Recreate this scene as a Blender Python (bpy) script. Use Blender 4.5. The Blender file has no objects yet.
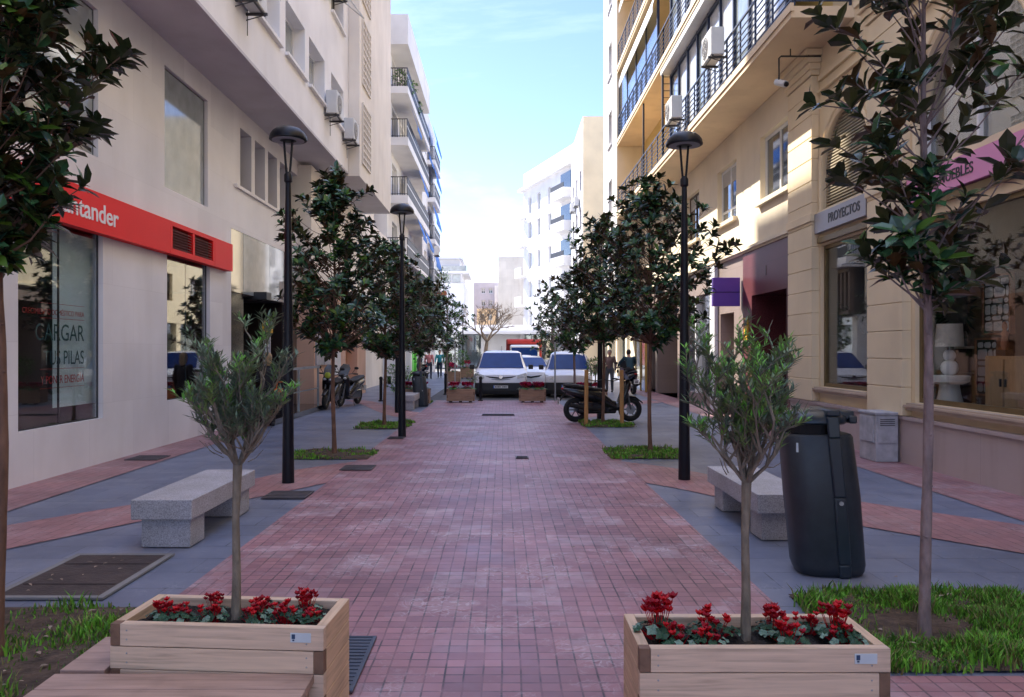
import bpy, math, random
from mathutils import Vector, Matrix
random.seed(7)
S = bpy.context.scene
COL = S.collection
R = math.radians
pi = math.pi

# ------------------------------------------------------------------ materials
MATS = {}
def newmat(name):
    m = bpy.data.materials.new(name); m.use_nodes = True
    nt = m.node_tree; b = nt.nodes['Principled BSDF']
    MATS[name] = m
    return m, nt, b
def N(nt, t, **k):
    n = nt.nodes.new(t)
    for a, v in k.items(): setattr(n, a, v)
    return n
def ramp(nt, stops):
    r = N(nt, 'ShaderNodeValToRGB'); e = r.color_ramp.elements
    while len(e) < len(stops): e.new(0.5)
    for i, (p, c) in enumerate(stops):
        e[i].position = p; e[i].color = (c[0], c[1], c[2], 1)
    return r
def coords(nt, scale=1.0, stretch=(1, 1, 1)):
    tc = N(nt, 'ShaderNodeTexCoord'); mp = N(nt, 'ShaderNodeMapping')
    mp.inputs['Scale'].default_value = [scale * s for s in stretch]
    nt.links.new(tc.outputs['Object'], mp.inputs[0])
    return mp
def mat(name, col, rough=0.6, metal=0.0, var=0.12, scale=3.0, bump=0.0, bscale=None, stretch=(1, 1, 1), spec=0.5, coat=0.0, detail=6):
    m, nt, b = newmat(name)
    b.inputs['Roughness'].default_value = rough
    b.inputs['Metallic'].default_value = metal
    b.inputs['Specular IOR Level'].default_value = spec
    b.inputs['Coat Weight'].default_value = coat
    mp = coords(nt, scale, stretch)
    n = N(nt, 'ShaderNodeTexNoise'); n.inputs['Detail'].default_value = detail; n.inputs['Scale'].default_value = 1
    nt.links.new(mp.outputs[0], n.inputs['Vector'])
    lo = [c * (1 - var) for c in col]; hi = [min(1, c * (1 + var)) for c in col]
    r = ramp(nt, [(0.3, lo), (0.7, hi)])
    nt.links.new(n.outputs['Fac'], r.inputs[0]); nt.links.new(r.outputs[0], b.inputs['Base Color'])
    if bump:
        n2 = N(nt, 'ShaderNodeTexNoise'); n2.inputs['Scale'].default_value = bscale or 40; n2.inputs['Detail'].default_value = 4
        tc = coords(nt, 1.0, stretch); nt.links.new(tc.outputs[0], n2.inputs['Vector'])
        bp = N(nt, 'ShaderNodeBump'); bp.inputs['Strength'].default_value = bump; bp.inputs['Distance'].default_value = 0.02
        nt.links.new(n2.outputs['Fac'], bp.inputs['Height']); nt.links.new(bp.outputs[0], b.inputs['Normal'])
    return m

def wallmat(name, col, stain=(0.5, 0.42, 0.34), amt=0.25, joint=None, jw=1.2, jh=0.6, rough=0.7, spec=0.4, bump=0.12):
    """plaster or stone cladding: mottling, weather streaks, optional joints in the YZ plane"""
    m, nt, b = newmat(name)
    b.inputs['Roughness'].default_value = rough; b.inputs['Specular IOR Level'].default_value = spec
    c1 = coords(nt, 0.7); n1 = N(nt, 'ShaderNodeTexNoise'); n1.inputs['Detail'].default_value = 8; n1.inputs['Scale'].default_value = 1.0
    nt.links.new(c1.outputs[0], n1.inputs['Vector'])
    r1 = ramp(nt, [(0.3, [c * 0.88 for c in col]), (0.7, [min(1, c * 1.06) for c in col])])
    nt.links.new(n1.outputs['Fac'], r1.inputs[0])
    c2 = coords(nt, 1.0, (2.2, 2.2, 0.35)); n2 = N(nt, 'ShaderNodeTexNoise'); n2.inputs['Detail'].default_value = 6; n2.inputs['Scale'].default_value = 1.0
    nt.links.new(c2.outputs[0], n2.inputs['Vector'])
    r2 = ramp(nt, [(0.52, (0, 0, 0)), (0.78, (amt, amt, amt))]); nt.links.new(n2.outputs['Fac'], r2.inputs[0])
    mx = N(nt, 'ShaderNodeMixRGB'); mx.inputs[2].default_value = (*[c * s for c, s in zip(col, (0.72, 0.66, 0.6))], 1)
    nt.links.new(r2.outputs[0], mx.inputs[0]); nt.links.new(r1.outputs[0], mx.inputs[1])
    out = mx.outputs[0]
    if joint:
        tc = N(nt, 'ShaderNodeTexCoord'); sp = N(nt, 'ShaderNodeSeparateXYZ'); cb = N(nt, 'ShaderNodeCombineXYZ')
        nt.links.new(tc.outputs['Object'], sp.inputs[0])
        ad = N(nt, 'ShaderNodeMath', operation='ADD'); nt.links.new(sp.outputs[0], ad.inputs[0]); nt.links.new(sp.outputs[1], ad.inputs[1])
        nt.links.new(ad.outputs[0], cb.inputs[0]); nt.links.new(sp.outputs[2], cb.inputs[1])
        br = N(nt, 'ShaderNodeTexBrick'); br.offset = 0.5
        for k, v in (('Scale', 1), ('Mortar Size', 0.004), ('Brick Width', jw), ('Row Height', jh), ('Mortar Smooth', 0.3)): br.inputs[k].default_value = v
        br.inputs['Color1'].default_value = (1, 1, 1, 1); br.inputs['Color2'].default_value = (0.9, 0.9, 0.91, 1); br.inputs['Mortar'].default_value = (joint, joint, joint, 1)
        nt.links.new(cb.outputs[0], br.inputs['Vector'])
        m2 = N(nt, 'ShaderNodeMixRGB', blend_type='MULTIPLY'); m2.inputs[0].default_value = 1
        nt.links.new(out, m2.inputs[1]); nt.links.new(br.outputs[0], m2.inputs[2]); out = m2.outputs[0]
    nt.links.new(out, b.inputs['Base Color'])
    c3 = coords(nt, 60.0); n3 = N(nt, 'ShaderNodeTexNoise'); n3.inputs['Scale'].default_value = 1; n3.inputs['Detail'].default_value = 3
    nt.links.new(c3.outputs[0], n3.inputs['Vector'])
    bp = N(nt, 'ShaderNodeBump'); bp.inputs['Strength'].default_value = bump; bp.inputs['Distance'].default_value = 0.01
    nt.links.new(n3.outputs['Fac'], bp.inputs['Height']); nt.links.new(bp.outputs[0], b.inputs['Normal'])
    return m

def tilemat(name, c1, c2, mortar, bw, bh, ms, rot=0.0, patch=None, stain=(0.5, 0.5, 0.52), samt=0.35, rough=0.6, off=0.5, blotch=0.25):
    m, nt, b = newmat(name)
    b.inputs['Specular IOR Level'].default_value = 0.45
    tc = N(nt, 'ShaderNodeTexCoord'); mp = N(nt, 'ShaderNodeMapping'); mp.inputs['Rotation'].default_value = (0, 0, rot)
    nt.links.new(tc.outputs['Object'], mp.inputs[0])
    wn = N(nt, 'ShaderNodeTexNoise'); wn.inputs['Scale'].default_value = 2.0; wn.inputs['Detail'].default_value = 3
    nt.links.new(mp.outputs[0], wn.inputs['Vector'])
    va = N(nt, 'ShaderNodeVectorMath', operation='MULTIPLY_ADD'); va.inputs[1].default_value = (0.012, 0.012, 0)
    nt.links.new(wn.outputs['Color'], va.inputs[0]); nt.links.new(mp.outputs[0], va.inputs[2])
    br = N(nt, 'ShaderNodeTexBrick'); br.offset = off
    for k, v in (('Scale', 1), ('Mortar Size', ms), ('Brick Width', bw), ('Row Height', bh), ('Mortar Smooth', 0.2), ('Bias', 0.0)): br.inputs[k].default_value = v
    br.inputs['Color1'].default_value = (*c1, 1); br.inputs['Color2'].default_value = (*c2, 1); br.inputs['Mortar'].default_value = (*mortar, 1)
    nt.links.new(va.outputs[0], br.inputs['Vector'])
    jn = N(nt, 'ShaderNodeTexNoise'); jn.inputs['Scale'].default_value = 4.5; jn.inputs['Detail'].default_value = 5; nt.links.new(mp.outputs[0], jn.inputs['Vector'])
    jr = ramp(nt, [(0.42, (0.15,) * 3), (0.62, (1, 1, 1))]); nt.links.new(jn.outputs['Fac'], jr.inputs[0])
    fl_ = N(nt, 'ShaderNodeMath', operation='MULTIPLY'); nt.links.new(br.outputs['Fac'], fl_.inputs[0]); nt.links.new(jr.outputs[0], fl_.inputs[1])
    br.inputs['Mortar'].default_value = (*c2, 1)
    jm = N(nt, 'ShaderNodeMixRGB'); jm.inputs[2].default_value = (*mortar, 1); nt.links.new(fl_.outputs[0], jm.inputs[0]); nt.links.new(br.outputs[0], jm.inputs[1])
    out = jm.outputs[0]
    if patch:   # bigger slabs the small tiles are cast in, each a shade apart
        b2 = N(nt, 'ShaderNodeTexBrick'); b2.offset = 0.37
        for k, v in (('Scale', 1), ('Mortar Size', 0.006), ('Brick Width', patch[0]), ('Row Height', patch[1]), ('Mortar Smooth', 0.1)): b2.inputs[k].default_value = v
        b2.inputs['Color1'].default_value = (1.1, 1.08, 1.08, 1); b2.inputs['Color2'].default_value = (0.78, 0.76, 0.8, 1); b2.inputs['Mortar'].default_value = (0.7, 0.68, 0.68, 1)
        nt.links.new(va.outputs[0], b2.inputs['Vector'])
        mm = N(nt, 'ShaderNodeMixRGB', blend_type='MULTIPLY'); mm.inputs[0].default_value = 0.8
        nt.links.new(out, mm.inputs[1]); nt.links.new(b2.outputs[0], mm.inputs[2]); out = mm.outputs[0]
    if patch:   # some slabs bleached by salts
        b3 = N(nt, 'ShaderNodeTexBrick'); b3.offset = 0.29
        for k, v in (('Scale', 1), ('Mortar Size', 0.0), ('Brick Width', 0.4), ('Row Height', 0.4), ('Mortar Smooth', 0.0)): b3.inputs[k].default_value = v
        b3.inputs['Color1'].default_value = (0, 0, 0, 1); b3.inputs['Color2'].default_value = (1, 1, 1, 1)
        nt.links.new(va.outputs[0], b3.inputs['Vector'])
        r5 = ramp(nt, [(0.62, (0, 0, 0)), (0.98, (0.3, 0.3, 0.3))]); nt.links.new(b3.outputs[0], r5.inputs[0])
        n6 = N(nt, 'ShaderNodeTexNoise'); n6.inputs['Scale'].default_value = 6; n6.inputs['Detail'].default_value = 8; nt.links.new(tc.outputs['Object'], n6.inputs['Vector'])
        r6 = ramp(nt, [(0.35, (0.2, 0.2, 0.2)), (0.65, (1, 1, 1))]); nt.links.new(n6.outputs['Fac'], r6.inputs[0])
        m6 = N(nt, 'ShaderNodeMath', operation='MULTIPLY'); nt.links.new(r5.outputs[0], m6.inputs[0]); nt.links.new(r6.outputs[0], m6.inputs[1])
        m7 = N(nt, 'ShaderNodeMixRGB'); m7.inputs[2].default_value = (*stain, 1); nt.links.new(m6.outputs[0], m7.inputs[0]); nt.links.new(out, m7.inputs[1]); out = m7.outputs[0]
    # broad mottling
    n1 = N(nt, 'ShaderNodeTexNoise'); n1.inputs['Scale'].default_value = 0.55; n1.inputs['Detail'].default_value = 7; n1.inputs['Roughness'].default_value = 0.65
    nt.links.new(tc.outputs['Object'], n1.inputs['Vector'])
    r1 = ramp(nt, [(0.3, (1 - blotch,) * 3), (0.7, (1 + blotch,) * 3)]); nt.links.new(n1.outputs['Fac'], r1.inputs[0])
    m1 = N(nt, 'ShaderNodeMixRGB', blend_type='MULTIPLY'); m1.inputs[0].default_value = 1
    nt.links.new(out, m1.inputs[1]); nt.links.new(r1.outputs[0], m1.inputs[2]); out = m1.outputs[0]
    # pale scuffs and mineral bloom: patchy times a scratchy net
    n2 = N(nt, 'ShaderNodeTexNoise'); n2.inputs['Scale'].default_value = 1.3; n2.inputs['Detail'].default_value = 9; n2.inputs['Roughness'].default_value = 0.7
    nt.links.new(tc.outputs['Object'], n2.inputs['Vector'])
    r2 = ramp(nt, [(0.5, (0, 0, 0)), (0.64, (1, 1, 1))]); nt.links.new(n2.outputs['Fac'], r2.inputs[0])
    n3 = N(nt, 'ShaderNodeTexNoise'); n3.inputs['Scale'].default_value = 5.0; n3.inputs['Detail'].default_value = 5; n3.inputs['Distortion'].default_value = 2.5
    nt.links.new(tc.outputs['Object'], n3.inputs['Vector'])
    r3 = ramp(nt, [(0.4, (0.06, 0.06, 0.06)), (0.48, (1, 1, 1)), (0.5, (0.3, 0.3, 0.3)), (0.62, (0.38, 0.38, 0.38))]); nt.links.new(n3.outputs['Fac'], r3.inputs[0])
    ml = N(nt, 'ShaderNodeMath', operation='MULTIPLY'); nt.links.new(r2.outputs[0], ml.inputs[0]); nt.links.new(r3.outputs[0], ml.inputs[1])
    m4 = N(nt, 'ShaderNodeMath', operation='MULTIPLY'); m4.inputs[1].default_value = samt; nt.links.new(ml.outputs[0], m4.inputs[0])
    mx = N(nt, 'ShaderNodeMixRGB'); mx.inputs[2].default_value = (*stain, 1)
    nt.links.new(m4.outputs[0], mx.inputs[0]); nt.links.new(out, mx.inputs[1]); out = mx.outputs[0]
    nt.links.new(out, b.inputs['Base Color'])
    rr = ramp(nt, [(0.3, (rough - 0.12,) * 3), (0.7, (rough + 0.12,) * 3)]); nt.links.new(n2.outputs['Fac'], rr.inputs[0]); nt.links.new(rr.outputs[0], b.inputs['Roughness'])
    bp = N(nt, 'ShaderNodeBump'); bp.inputs['Strength'].default_value = 0.5; bp.inputs['Distance'].default_value = 0.004; bp.invert = True
    nt.links.new(br.outputs['Fac'], bp.inputs['Height']); nt.links.new(bp.outputs[0], b.inputs['Normal'])
    return m

def glassmat(name, tint=(0.9, 0.95, 0.95), base=0.07, edge=0.75):
    m = bpy.data.materials.new(name); m.use_nodes = True; MATS[name] = m
    nt = m.node_tree; nt.nodes.clear()
    o = N(nt, 'ShaderNodeOutputMaterial'); mx = N(nt, 'ShaderNodeMixShader'); t = N(nt, 'ShaderNodeBsdfTransparent'); g = N(nt, 'ShaderNodeBsdfGlossy')
    t.inputs[0].default_value = (*tint, 1); g.inputs['Roughness'].default_value = 0.015; g.inputs[0].default_value = (0.95, 0.97, 1, 1)
    lw = N(nt, 'ShaderNodeLayerWeight'); lw.inputs[0].default_value = 0.5
    p = N(nt, 'ShaderNodeMath', operation='POWER'); p.inputs[1].default_value = 3.0
    q = N(nt, 'ShaderNodeMath', operation='MULTIPLY_ADD'); q.inputs[1].default_value = edge; q.inputs[2].default_value = base
    nt.links.new(lw.outputs['Facing'], p.inputs[0]); nt.links.new(p.outputs[0], q.inputs[0]); nt.links.new(q.outputs[0], mx.inputs[0])
    nt.links.new(t.outputs[0], mx.inputs[1]); nt.links.new(g.outputs[0], mx.inputs[2]); nt.links.new(mx.outputs[0], o.inputs[0])
    return m

def leafmat(name, top, under, rough=0.3, spec=0.5):
    m, nt, b = newmat(name)
    g = N(nt, 'ShaderNodeNewGeometry'); mx = N(nt, 'ShaderNodeMixRGB')
    mp = coords(nt, 7.0); n = N(nt, 'ShaderNodeTexNoise'); n.inputs['Scale'].default_value = 1; nt.links.new(mp.outputs[0], n.inputs['Vector'])
    r = ramp(nt, [(0.3, [c * 0.65 for c in top]), (0.7, [c * 1.35 for c in top])]); nt.links.new(n.outputs['Fac'], r.inputs[0])
    nt.links.new(r.outputs[0], mx.inputs[1]); mx.inputs[2].default_value = (*under, 1)
    nt.links.new(g.outputs['Backfacing'], mx.inputs[0]); nt.links.new(mx.outputs[0], b.inputs['Base Color'])
    b.inputs['Roughness'].default_value = rough; b.inputs['Specular IOR Level'].default_value = spec
    return m

def woodmat(name, col, axis_stretch, rough=0.6, dirt=0.3):
    m, nt, b = newmat(name)
    b.inputs['Roughness'].default_value = rough; b.inputs['Specular IOR Level'].default_value = 0.3
    mp = coords(nt, 1.0, axis_stretch); n = N(nt, 'ShaderNodeTexNoise'); n.inputs['Scale'].default_value = 6; n.inputs['Detail'].default_value = 7; n.inputs['Distortion'].default_value = 0.6
    nt.links.new(mp.outputs[0], n.inputs['Vector'])
    r = ramp(nt, [(0.2, [c * 0.6 for c in col]), (0.45, [c * 0.95 for c in col]), (0.8, [min(1, c * 1.2) for c in col])]); nt.links.new(n.outputs['Fac'], r.inputs[0])
    # knots
    mp2 = coords(nt, 1.0, tuple(s * 0.5 + 0.5 for s in axis_stretch)); v = N(nt, 'ShaderNodeTexVoronoi'); v.inputs['Scale'].default_value = 3.1
    nt.links.new(mp2.outputs[0], v.inputs['Vector'])
    r2 = ramp(nt, [(0.0, (0.75, 0.75, 0.75)), (0.09, (0, 0, 0))]); nt.links.new(v.outputs['Distance'], r2.inputs[0])
    mx = N(nt, 'ShaderNodeMixRGB'); mx.inputs[2].default_value = (*[c * 0.3 for c in col], 1)
    nt.links.new(r2.outputs[0], mx.inputs[0]); nt.links.new(r.outputs[0], mx.inputs[1])
    n4 = N(nt, 'ShaderNodeTexNoise'); n4.inputs['Scale'].default_value = 3.5; n4.inputs['Detail'].default_value = 8
    mp3 = coords(nt); nt.links.new(mp3.outputs[0], n4.inputs['Vector'])
    r4 = ramp(nt, [(0.5, (0, 0, 0)), (0.75, (dirt,) * 3)]); nt.links.new(n4.outputs['Fac'], r4.inputs[0])
    m5 = N(nt, 'ShaderNodeMixRGB'); m5.inputs[2].default_value = (0.1, 0.075, 0.06, 1)
    nt.links.new(r4.outputs[0], m5.inputs[0]); nt.links.new(mx.outputs[0], m5.inputs[1])
    nt.links.new(m5.outputs[0], b.inputs['Base Color'])
    bp = N(nt, 'ShaderNodeBump'); bp.inputs['Strength'].default_value = 0.25; bp.inputs['Distance'].default_value = 0.004
    nt.links.new(n.outputs['Fac'], bp.inputs['Height']); nt.links.new(bp.outputs[0], b.inputs['Normal'])
    return m

def granitemat(name, c, spots, rough=0.5):
    m, nt, b = newmat(name); b.inputs['Roughness'].default_value = rough
    mp = coords(nt, 1.0); v = N(nt, 'ShaderNodeTexVoronoi'); v.inputs['Scale'].default_value = 150
    nt.links.new(mp.outputs[0], v.inputs['Vector'])
    sp = N(nt, 'ShaderNodeSeparateXYZ'); nt.links.new(v.outputs['Color'], sp.inputs[0])
    r = ramp(nt, [(0.0, [x * (1 - spots) for x in c]), (0.35, [x * 0.9 for x in c]), (0.6, c), (1.0, [min(1, x * (1 + spots * 0.7)) for x in c])])
    nt.links.new(sp.outputs[0], r.inputs[0])
    n = N(nt, 'ShaderNodeTexNoise'); n.inputs['Scale'].default_value = 2.5; n.inputs['Detail'].default_value = 6; nt.links.new(mp.outputs[0], n.inputs['Vector'])
    r2 = ramp(nt, [(0.3, (0.8, 0.79, 0.77)), (0.7, (1.08, 1.08, 1.1))]); nt.links.new(n.outputs['Fac'], r2.inputs[0])
    mx = N(nt, 'ShaderNodeMixRGB', blend_type='MULTIPLY'); mx.inputs[0].default_value = 1
    nt.links.new(r.outputs[0], mx.inputs[1]); nt.links.new(r2.outputs[0], mx.inputs[2]); nt.links.new(mx.outputs[0], b.inputs['Base Color'])
    return m

tilemat('red_tiles', (0.37, 0.185, 0.20), (0.27, 0.135, 0.155), (0.07, 0.05, 0.06), 0.1, 0.1, 0.0055, patch=(0.8, 0.6), stain=(0.66, 0.6, 0.64), samt=0.6, rough=0.5, off=0.0)
tilemat('red_band_tiles', (0.38, 0.19, 0.185), (0.3, 0.15, 0.155), (0.12, 0.075, 0.075), 0.205, 0.102, 0.006, rot=R(90), patch=(1.0, 1.6), stain=(0.5, 0.42, 0.42), samt=0.5, rough=0.55)
tilemat('grey_slabs', (0.165, 0.185, 0.25), (0.13, 0.15, 0.215), (0.06, 0.07, 0.1), 0.8, 0.4, 0.006, patch=None, stain=(0.34, 0.35, 0.4), samt=0.45, rough=0.45, blotch=0.32)
tilemat('asphalt', (0.07, 0.07, 0.075), (0.06, 0.06, 0.065), (0.06, 0.06, 0.065), 3.0, 3.0, 0.001, stain=(0.14, 0.14, 0.15), samt=0.4, rough=0.75)
mat('earth_ground', (0.16, 0.14, 0.12), 0.9, var=0.3, scale=0.3)
mat('soil', (0.075, 0.05, 0.035), 0.95, var=0.5, scale=12, bump=0.9, bscale=25)
mat('pot_soil', (0.022, 0.017, 0.014), 0.95, var=0.5, scale=20, bump=1.0, bscale=45)
mat('grass_green', (0.15, 0.39, 0.03), 0.6, var=0.35, scale=5)
mat('grass_dark', (0.065, 0.18, 0.02), 0.6, var=0.3, scale=5)
mat('grass_dry', (0.2, 0.19, 0.06), 0.7, var=0.3, scale=5)
wallmat('lilac_stone', (0.82, 0.80, 0.81), joint=0.86, jw=1.35, jh=0.9, amt=0.2, rough=0.45)
wallmat('white_plaster', (0.88, 0.87, 0.88), amt=0.18)
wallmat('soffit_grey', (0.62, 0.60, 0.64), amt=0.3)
wallmat('cream_plaster', (0.82, 0.76, 0.68), amt=0.35)
wallmat('peach_plaster', (0.72, 0.45, 0.32), amt=0.3)
wallmat('orange_door_paint', (0.55, 0.22, 0.08), amt=0.5)
wallmat('far_white', (0.80, 0.79, 0.79), amt=0.1)
wallmat('far_cream', (0.86, 0.72, 0.48), amt=0.1)
wallmat('far_beige', (0.62, 0.58, 0.52), amt=0.5, joint=0.85, jw=2.0, jh=1.0)
wallmat('far_mauve', (0.55, 0.5, 0.52), amt=0.2)
wallmat('far_orange', (0.85, 0.6, 0.35), amt=0.2)
wallmat('yellow_stone', (0.85, 0.69, 0.45), amt=0.3)
wallmat('yellow_wall', (0.84, 0.73, 0.54), amt=0.3)
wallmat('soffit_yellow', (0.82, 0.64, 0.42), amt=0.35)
wallmat('deep_yellow', (0.78, 0.56, 0.2), amt=0.15)
mat('sill_stone', (0.50, 0.38, 0.28), 0.6)
wallmat('plinth_granite', (0.50, 0.40, 0.37), joint=0.75, jw=1.1, jh=2.0, amt=0.75, rough=0.5)
wallmat('brown_stone', (0.3, 0.23, 0.2), joint=0.7, jw=1.0, jh=0.55, amt=0.3, rough=0.5)
wallmat('red_granite', (0.15, 0.04, 0.045), joint=0.6, jw=0.9, jh=0.62, amt=0.2, rough=0.4, spec=0.3, bump=0.0)
mat('red_granite_plain', (0.14, 0.04, 0.045), 0.2, var=0.25, scale=30)
mat('black_granite', (0.018, 0.018, 0.02), 0.12, var=0.3, scale=30, spec=0.6)
granitemat('bench_granite', (0.42, 0.42, 0.45), 0.38, 0.55)
mat('navy_metal', (0.006, 0.007, 0.012), 0.35, 0.0, var=0.2, scale=20, spec=0.3)
mat('rail_blue', (0.03, 0.045, 0.09), 0.4, 0.2, var=0.2)
mat('rail_dark', (0.03, 0.032, 0.04), 0.5, var=0.2)
mat('lamp_inner', (0.35, 0.36, 0.38), 0.4)
mat('frame_dark', (0.02, 0.02, 0.023), 0.4)
mat('frame_white', (0.75, 0.75, 0.75), 0.4, var=0.04)
mat('frame_bronze', (0.19, 0.13, 0.055), 0.35, 0.5, var=0.15)
mat('frame_gold', (0.42, 0.27, 0.07), 0.35, 0.4)
mat('shutter_brown', (0.09, 0.055, 0.035), 0.6)
mat('slat_brown', (0.13, 0.09, 0.075), 0.6)
mat('louver_tan', (0.42, 0.35, 0.24), 0.5)
mat('vent_grey', (0.52, 0.49, 0.46), 0.8)
mat('sign_red', (0.88, 0.02, 0.02), 0.5, var=0.02, spec=0.15)
mat('sign_red_dark', (0.16, 0.025, 0.02), 0.6)
mat('sign_pink', (0.78, 0.30, 0.50), 0.45, var=0.03)
mat('sign_grey', (0.36, 0.35, 0.38), 0.35, 0.3, var=0.05)
mat('sign_purple', (0.16, 0.07, 0.42), 0.35, var=0.05)
mat('letters_white', (0.85, 0.85, 0.85), 0.5, var=0.0)
mat('letters_black', (0.015, 0.013, 0.015), 0.4, var=0.0)
mat('letters_teal', (0.03, 0.10, 0.11), 0.5, var=0.0)
mat('letters_red', (0.5, 0.02, 0.02), 0.5, var=0.0)
mat('banner_cloth', (0.75, 0.86, 0.9), 0.7, var=0.04)
mat('yellow_box', (0.75, 0.42, 0.03), 0.4)
mat('blue_plastic', (0.02, 0.14, 0.55), 0.45)
mat('awning_blue', (0.03, 0.16, 0.55), 0.7)
mat('green_shop', (0.12, 0.6, 0.06), 0.5)
mat('door_dark', (0.02, 0.012, 0.012), 0.3)
mat('door_wood', (0.10, 0.035, 0.02), 0.4)
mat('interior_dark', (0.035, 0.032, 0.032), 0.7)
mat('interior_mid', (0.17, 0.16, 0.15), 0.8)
mat('interior_floor', (0.22, 0.17, 0.13), 0.4)
mat('shop_wall', (0.24, 0.15, 0.1), 0.8)
mat('blind', (0.5, 0.48, 0.44), 0.7, var=0.06)
mat('curtain', (0.6, 0.62, 0.62), 0.8, var=0.25, scale=1.0, stretch=(1, 12, 0.2))
mat('ac_white', (0.66, 0.66, 0.65), 0.5, var=0.08)
mat('ac_dark', (0.06, 0.06, 0.065), 0.6)
mat('rust', (0.22, 0.08, 0.03), 0.8, var=0.4, scale=20)
mat('steel', (0.4, 0.42, 0.44), 0.35, 0.8)
mat('chrome', (0.7, 0.7, 0.72), 0.15, 1.0)
mat('cabinet_grey', (0.42, 0.41, 0.43), 0.6, var=0.2, scale=8)
mat('bin_plastic', (0.022, 0.03, 0.04), 0.42, var=0.15, scale=12, bump=0.06, bscale=150)
mat('bin_cap', (0.02, 0.032, 0.045), 0.3, var=0.1)
mat('bin_hole', (0.006, 0.006, 0.008), 0.8)
mat('hatch_brown', (0.05, 0.035, 0.032), 0.65, var=0.35, scale=6, bump=0.4, bscale=30)
mat('hatch_frame', (0.22, 0.22, 0.22), 0.6)
mat('drain_dark', (0.085, 0.075, 0.08), 0.6, 0.3, var=0.3, scale=12)
mat('pad_blue', (0.06, 0.075, 0.11), 0.6, var=0.2)
mat('bark_magnolia', (0.25, 0.19, 0.185), 0.85, var=0.35, scale=18, bump=0.8, bscale=30, stretch=(1, 1, 0.4))
mat('bark_red', (0.16, 0.085, 0.055), 0.85, var=0.3, scale=18, bump=0.6, bscale=30, stretch=(1, 1, 0.4))
mat('bark_olive', (0.2, 0.17, 0.13), 0.85, var=0.35, scale=25, bump=0.8, bscale=45, stretch=(1, 1, 0.4))
mat('bark_bare', (0.22, 0.18, 0.14), 0.9)
leafmat('magnolia_leaf', (0.04, 0.11, 0.045), (0.045, 0.055, 0.022), 0.27, 0.55)
leafmat('magnolia_leaf_deep', (0.018, 0.06, 0.042), (0.10, 0.055, 0.02), 0.3, 0.5)
leafmat('magnolia_leaf_light', (0.07, 0.15, 0.018), (0.09, 0.10, 0.03), 0.35, 0.4)
leafmat('olive_leaf', (0.15, 0.23, 0.125), (0.17, 0.22, 0.13), 0.5, 0.35)
leafmat('olive_leaf_dark', (0.11, 0.17, 0.12), (0.13, 0.17, 0.12), 0.5, 0.35)
leafmat('olive_leaf_bright', (0.14, 0.38, 0.05), (0.2, 0.3, 0.1), 0.5, 0.3)
leafmat('cyclamen_leaf', (0.025, 0.075, 0.04), (0.08, 0.12, 0.08), 0.5, 0.3)
leafmat('cyclamen_leaf_pale', (0.16, 0.26, 0.2), (0.12, 0.18, 0.14), 0.5, 0.3)
leafmat('shrub_leaf', (0.06, 0.17, 0.03), (0.1, 0.2, 0.05), 0.5, 0.3)
leafmat('petal_red', (0.78, 0.008, 0.012), (0.5, 0.01, 0.02), 0.55, 0.25)
leafmat('petal_deep', (0.5, 0.004, 0.016), (0.28, 0.005, 0.02), 0.55, 0.25)
leafmat('petal_magenta', (0.4, 0.02, 0.14), (0.35, 0.03, 0.12), 0.55, 0.25)
leafmat('petal_pink', (0.85, 0.06, 0.2), (0.7, 0.06, 0.2), 0.55, 0.25)
mat('stem_green', (0.1, 0.12, 0.04), 0.7)
mat('litter', (0.32, 0.25, 0.19), 0.8, var=0.4, scale=10)
woodmat('planter_wood', (0.66, 0.50, 0.37), (0.5, 6, 10), dirt=0.25)
woodmat('planter_wood_side', (0.64, 0.46, 0.31), (6, 0.5, 10), dirt=0.25)
woodmat('end_grain', (0.2, 0.12, 0.08), (4, 4, 4))
woodmat('pink_wood', (0.42, 0.29, 0.24), (0.5, 6, 10), dirt=0.45)
woodmat('far_planter_wood', (0.34, 0.22, 0.15), (0.5, 6, 6))
woodmat('stake_wood', (0.5, 0.27, 0.1), (6, 6, 0.5))
woodmat('cabinet_wood', (0.42, 0.27, 0.14), (6, 6, 0.6))
mat('label_plate', (0.6, 0.68, 0.72), 0.35)
mat('label_ink', (0.02, 0.06, 0.14), 0.5)
mat('car_white', (0.86, 0.86, 0.88), 0.25, var=0.02, coat=0.6)
mat('car_black', (0.015, 0.015, 0.017), 0.5)
mat('car_glass', (0.012, 0.045, 0.19), 0.15, var=0.1, spec=0.12)
mat('tyre', (0.015, 0.015, 0.015), 0.8)
mat('lamp_clear', (0.55, 0.56, 0.55), 0.1, var=0.1, spec=1.0)
mat('lamp_amber', (0.7, 0.3, 0.03), 0.3)
mat('lamp_red', (0.35, 0.01, 0.01), 0.25)
mat('plate_white', (0.7, 0.7, 0.68), 0.5)
mat('truck_red', (0.45, 0.03, 0.02), 0.4)
mat('moto_black', (0.012, 0.012, 0.014), 0.25, coat=0.4, var=0.1)
mat('moto_grey', (0.16, 0.165, 0.18), 0.3, 0.3)
mat('seat_black', (0.015, 0.014, 0.014), 0.65)
mat('wind_smoke', (0.08, 0.09, 0.1), 0.1, spec=1.0)
mat('lime_badge', (0.45, 0.5, 0.05), 0.5)
mat('skin', (0.5, 0.28, 0.2), 0.5, var=0.05)
mat('hair_dark', (0.025, 0.016, 0.012), 0.6)
mat('hair_blond', (0.42, 0.27, 0.13), 0.6)
mat('hair_grey', (0.2, 0.18, 0.17), 0.6)
mat('cloth_black', (0.015, 0.015, 0.018), 0.8)
mat('cloth_teal', (0.03, 0.25, 0.32), 0.8)
mat('cloth_navy', (0.02, 0.03, 0.06), 0.8)
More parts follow.
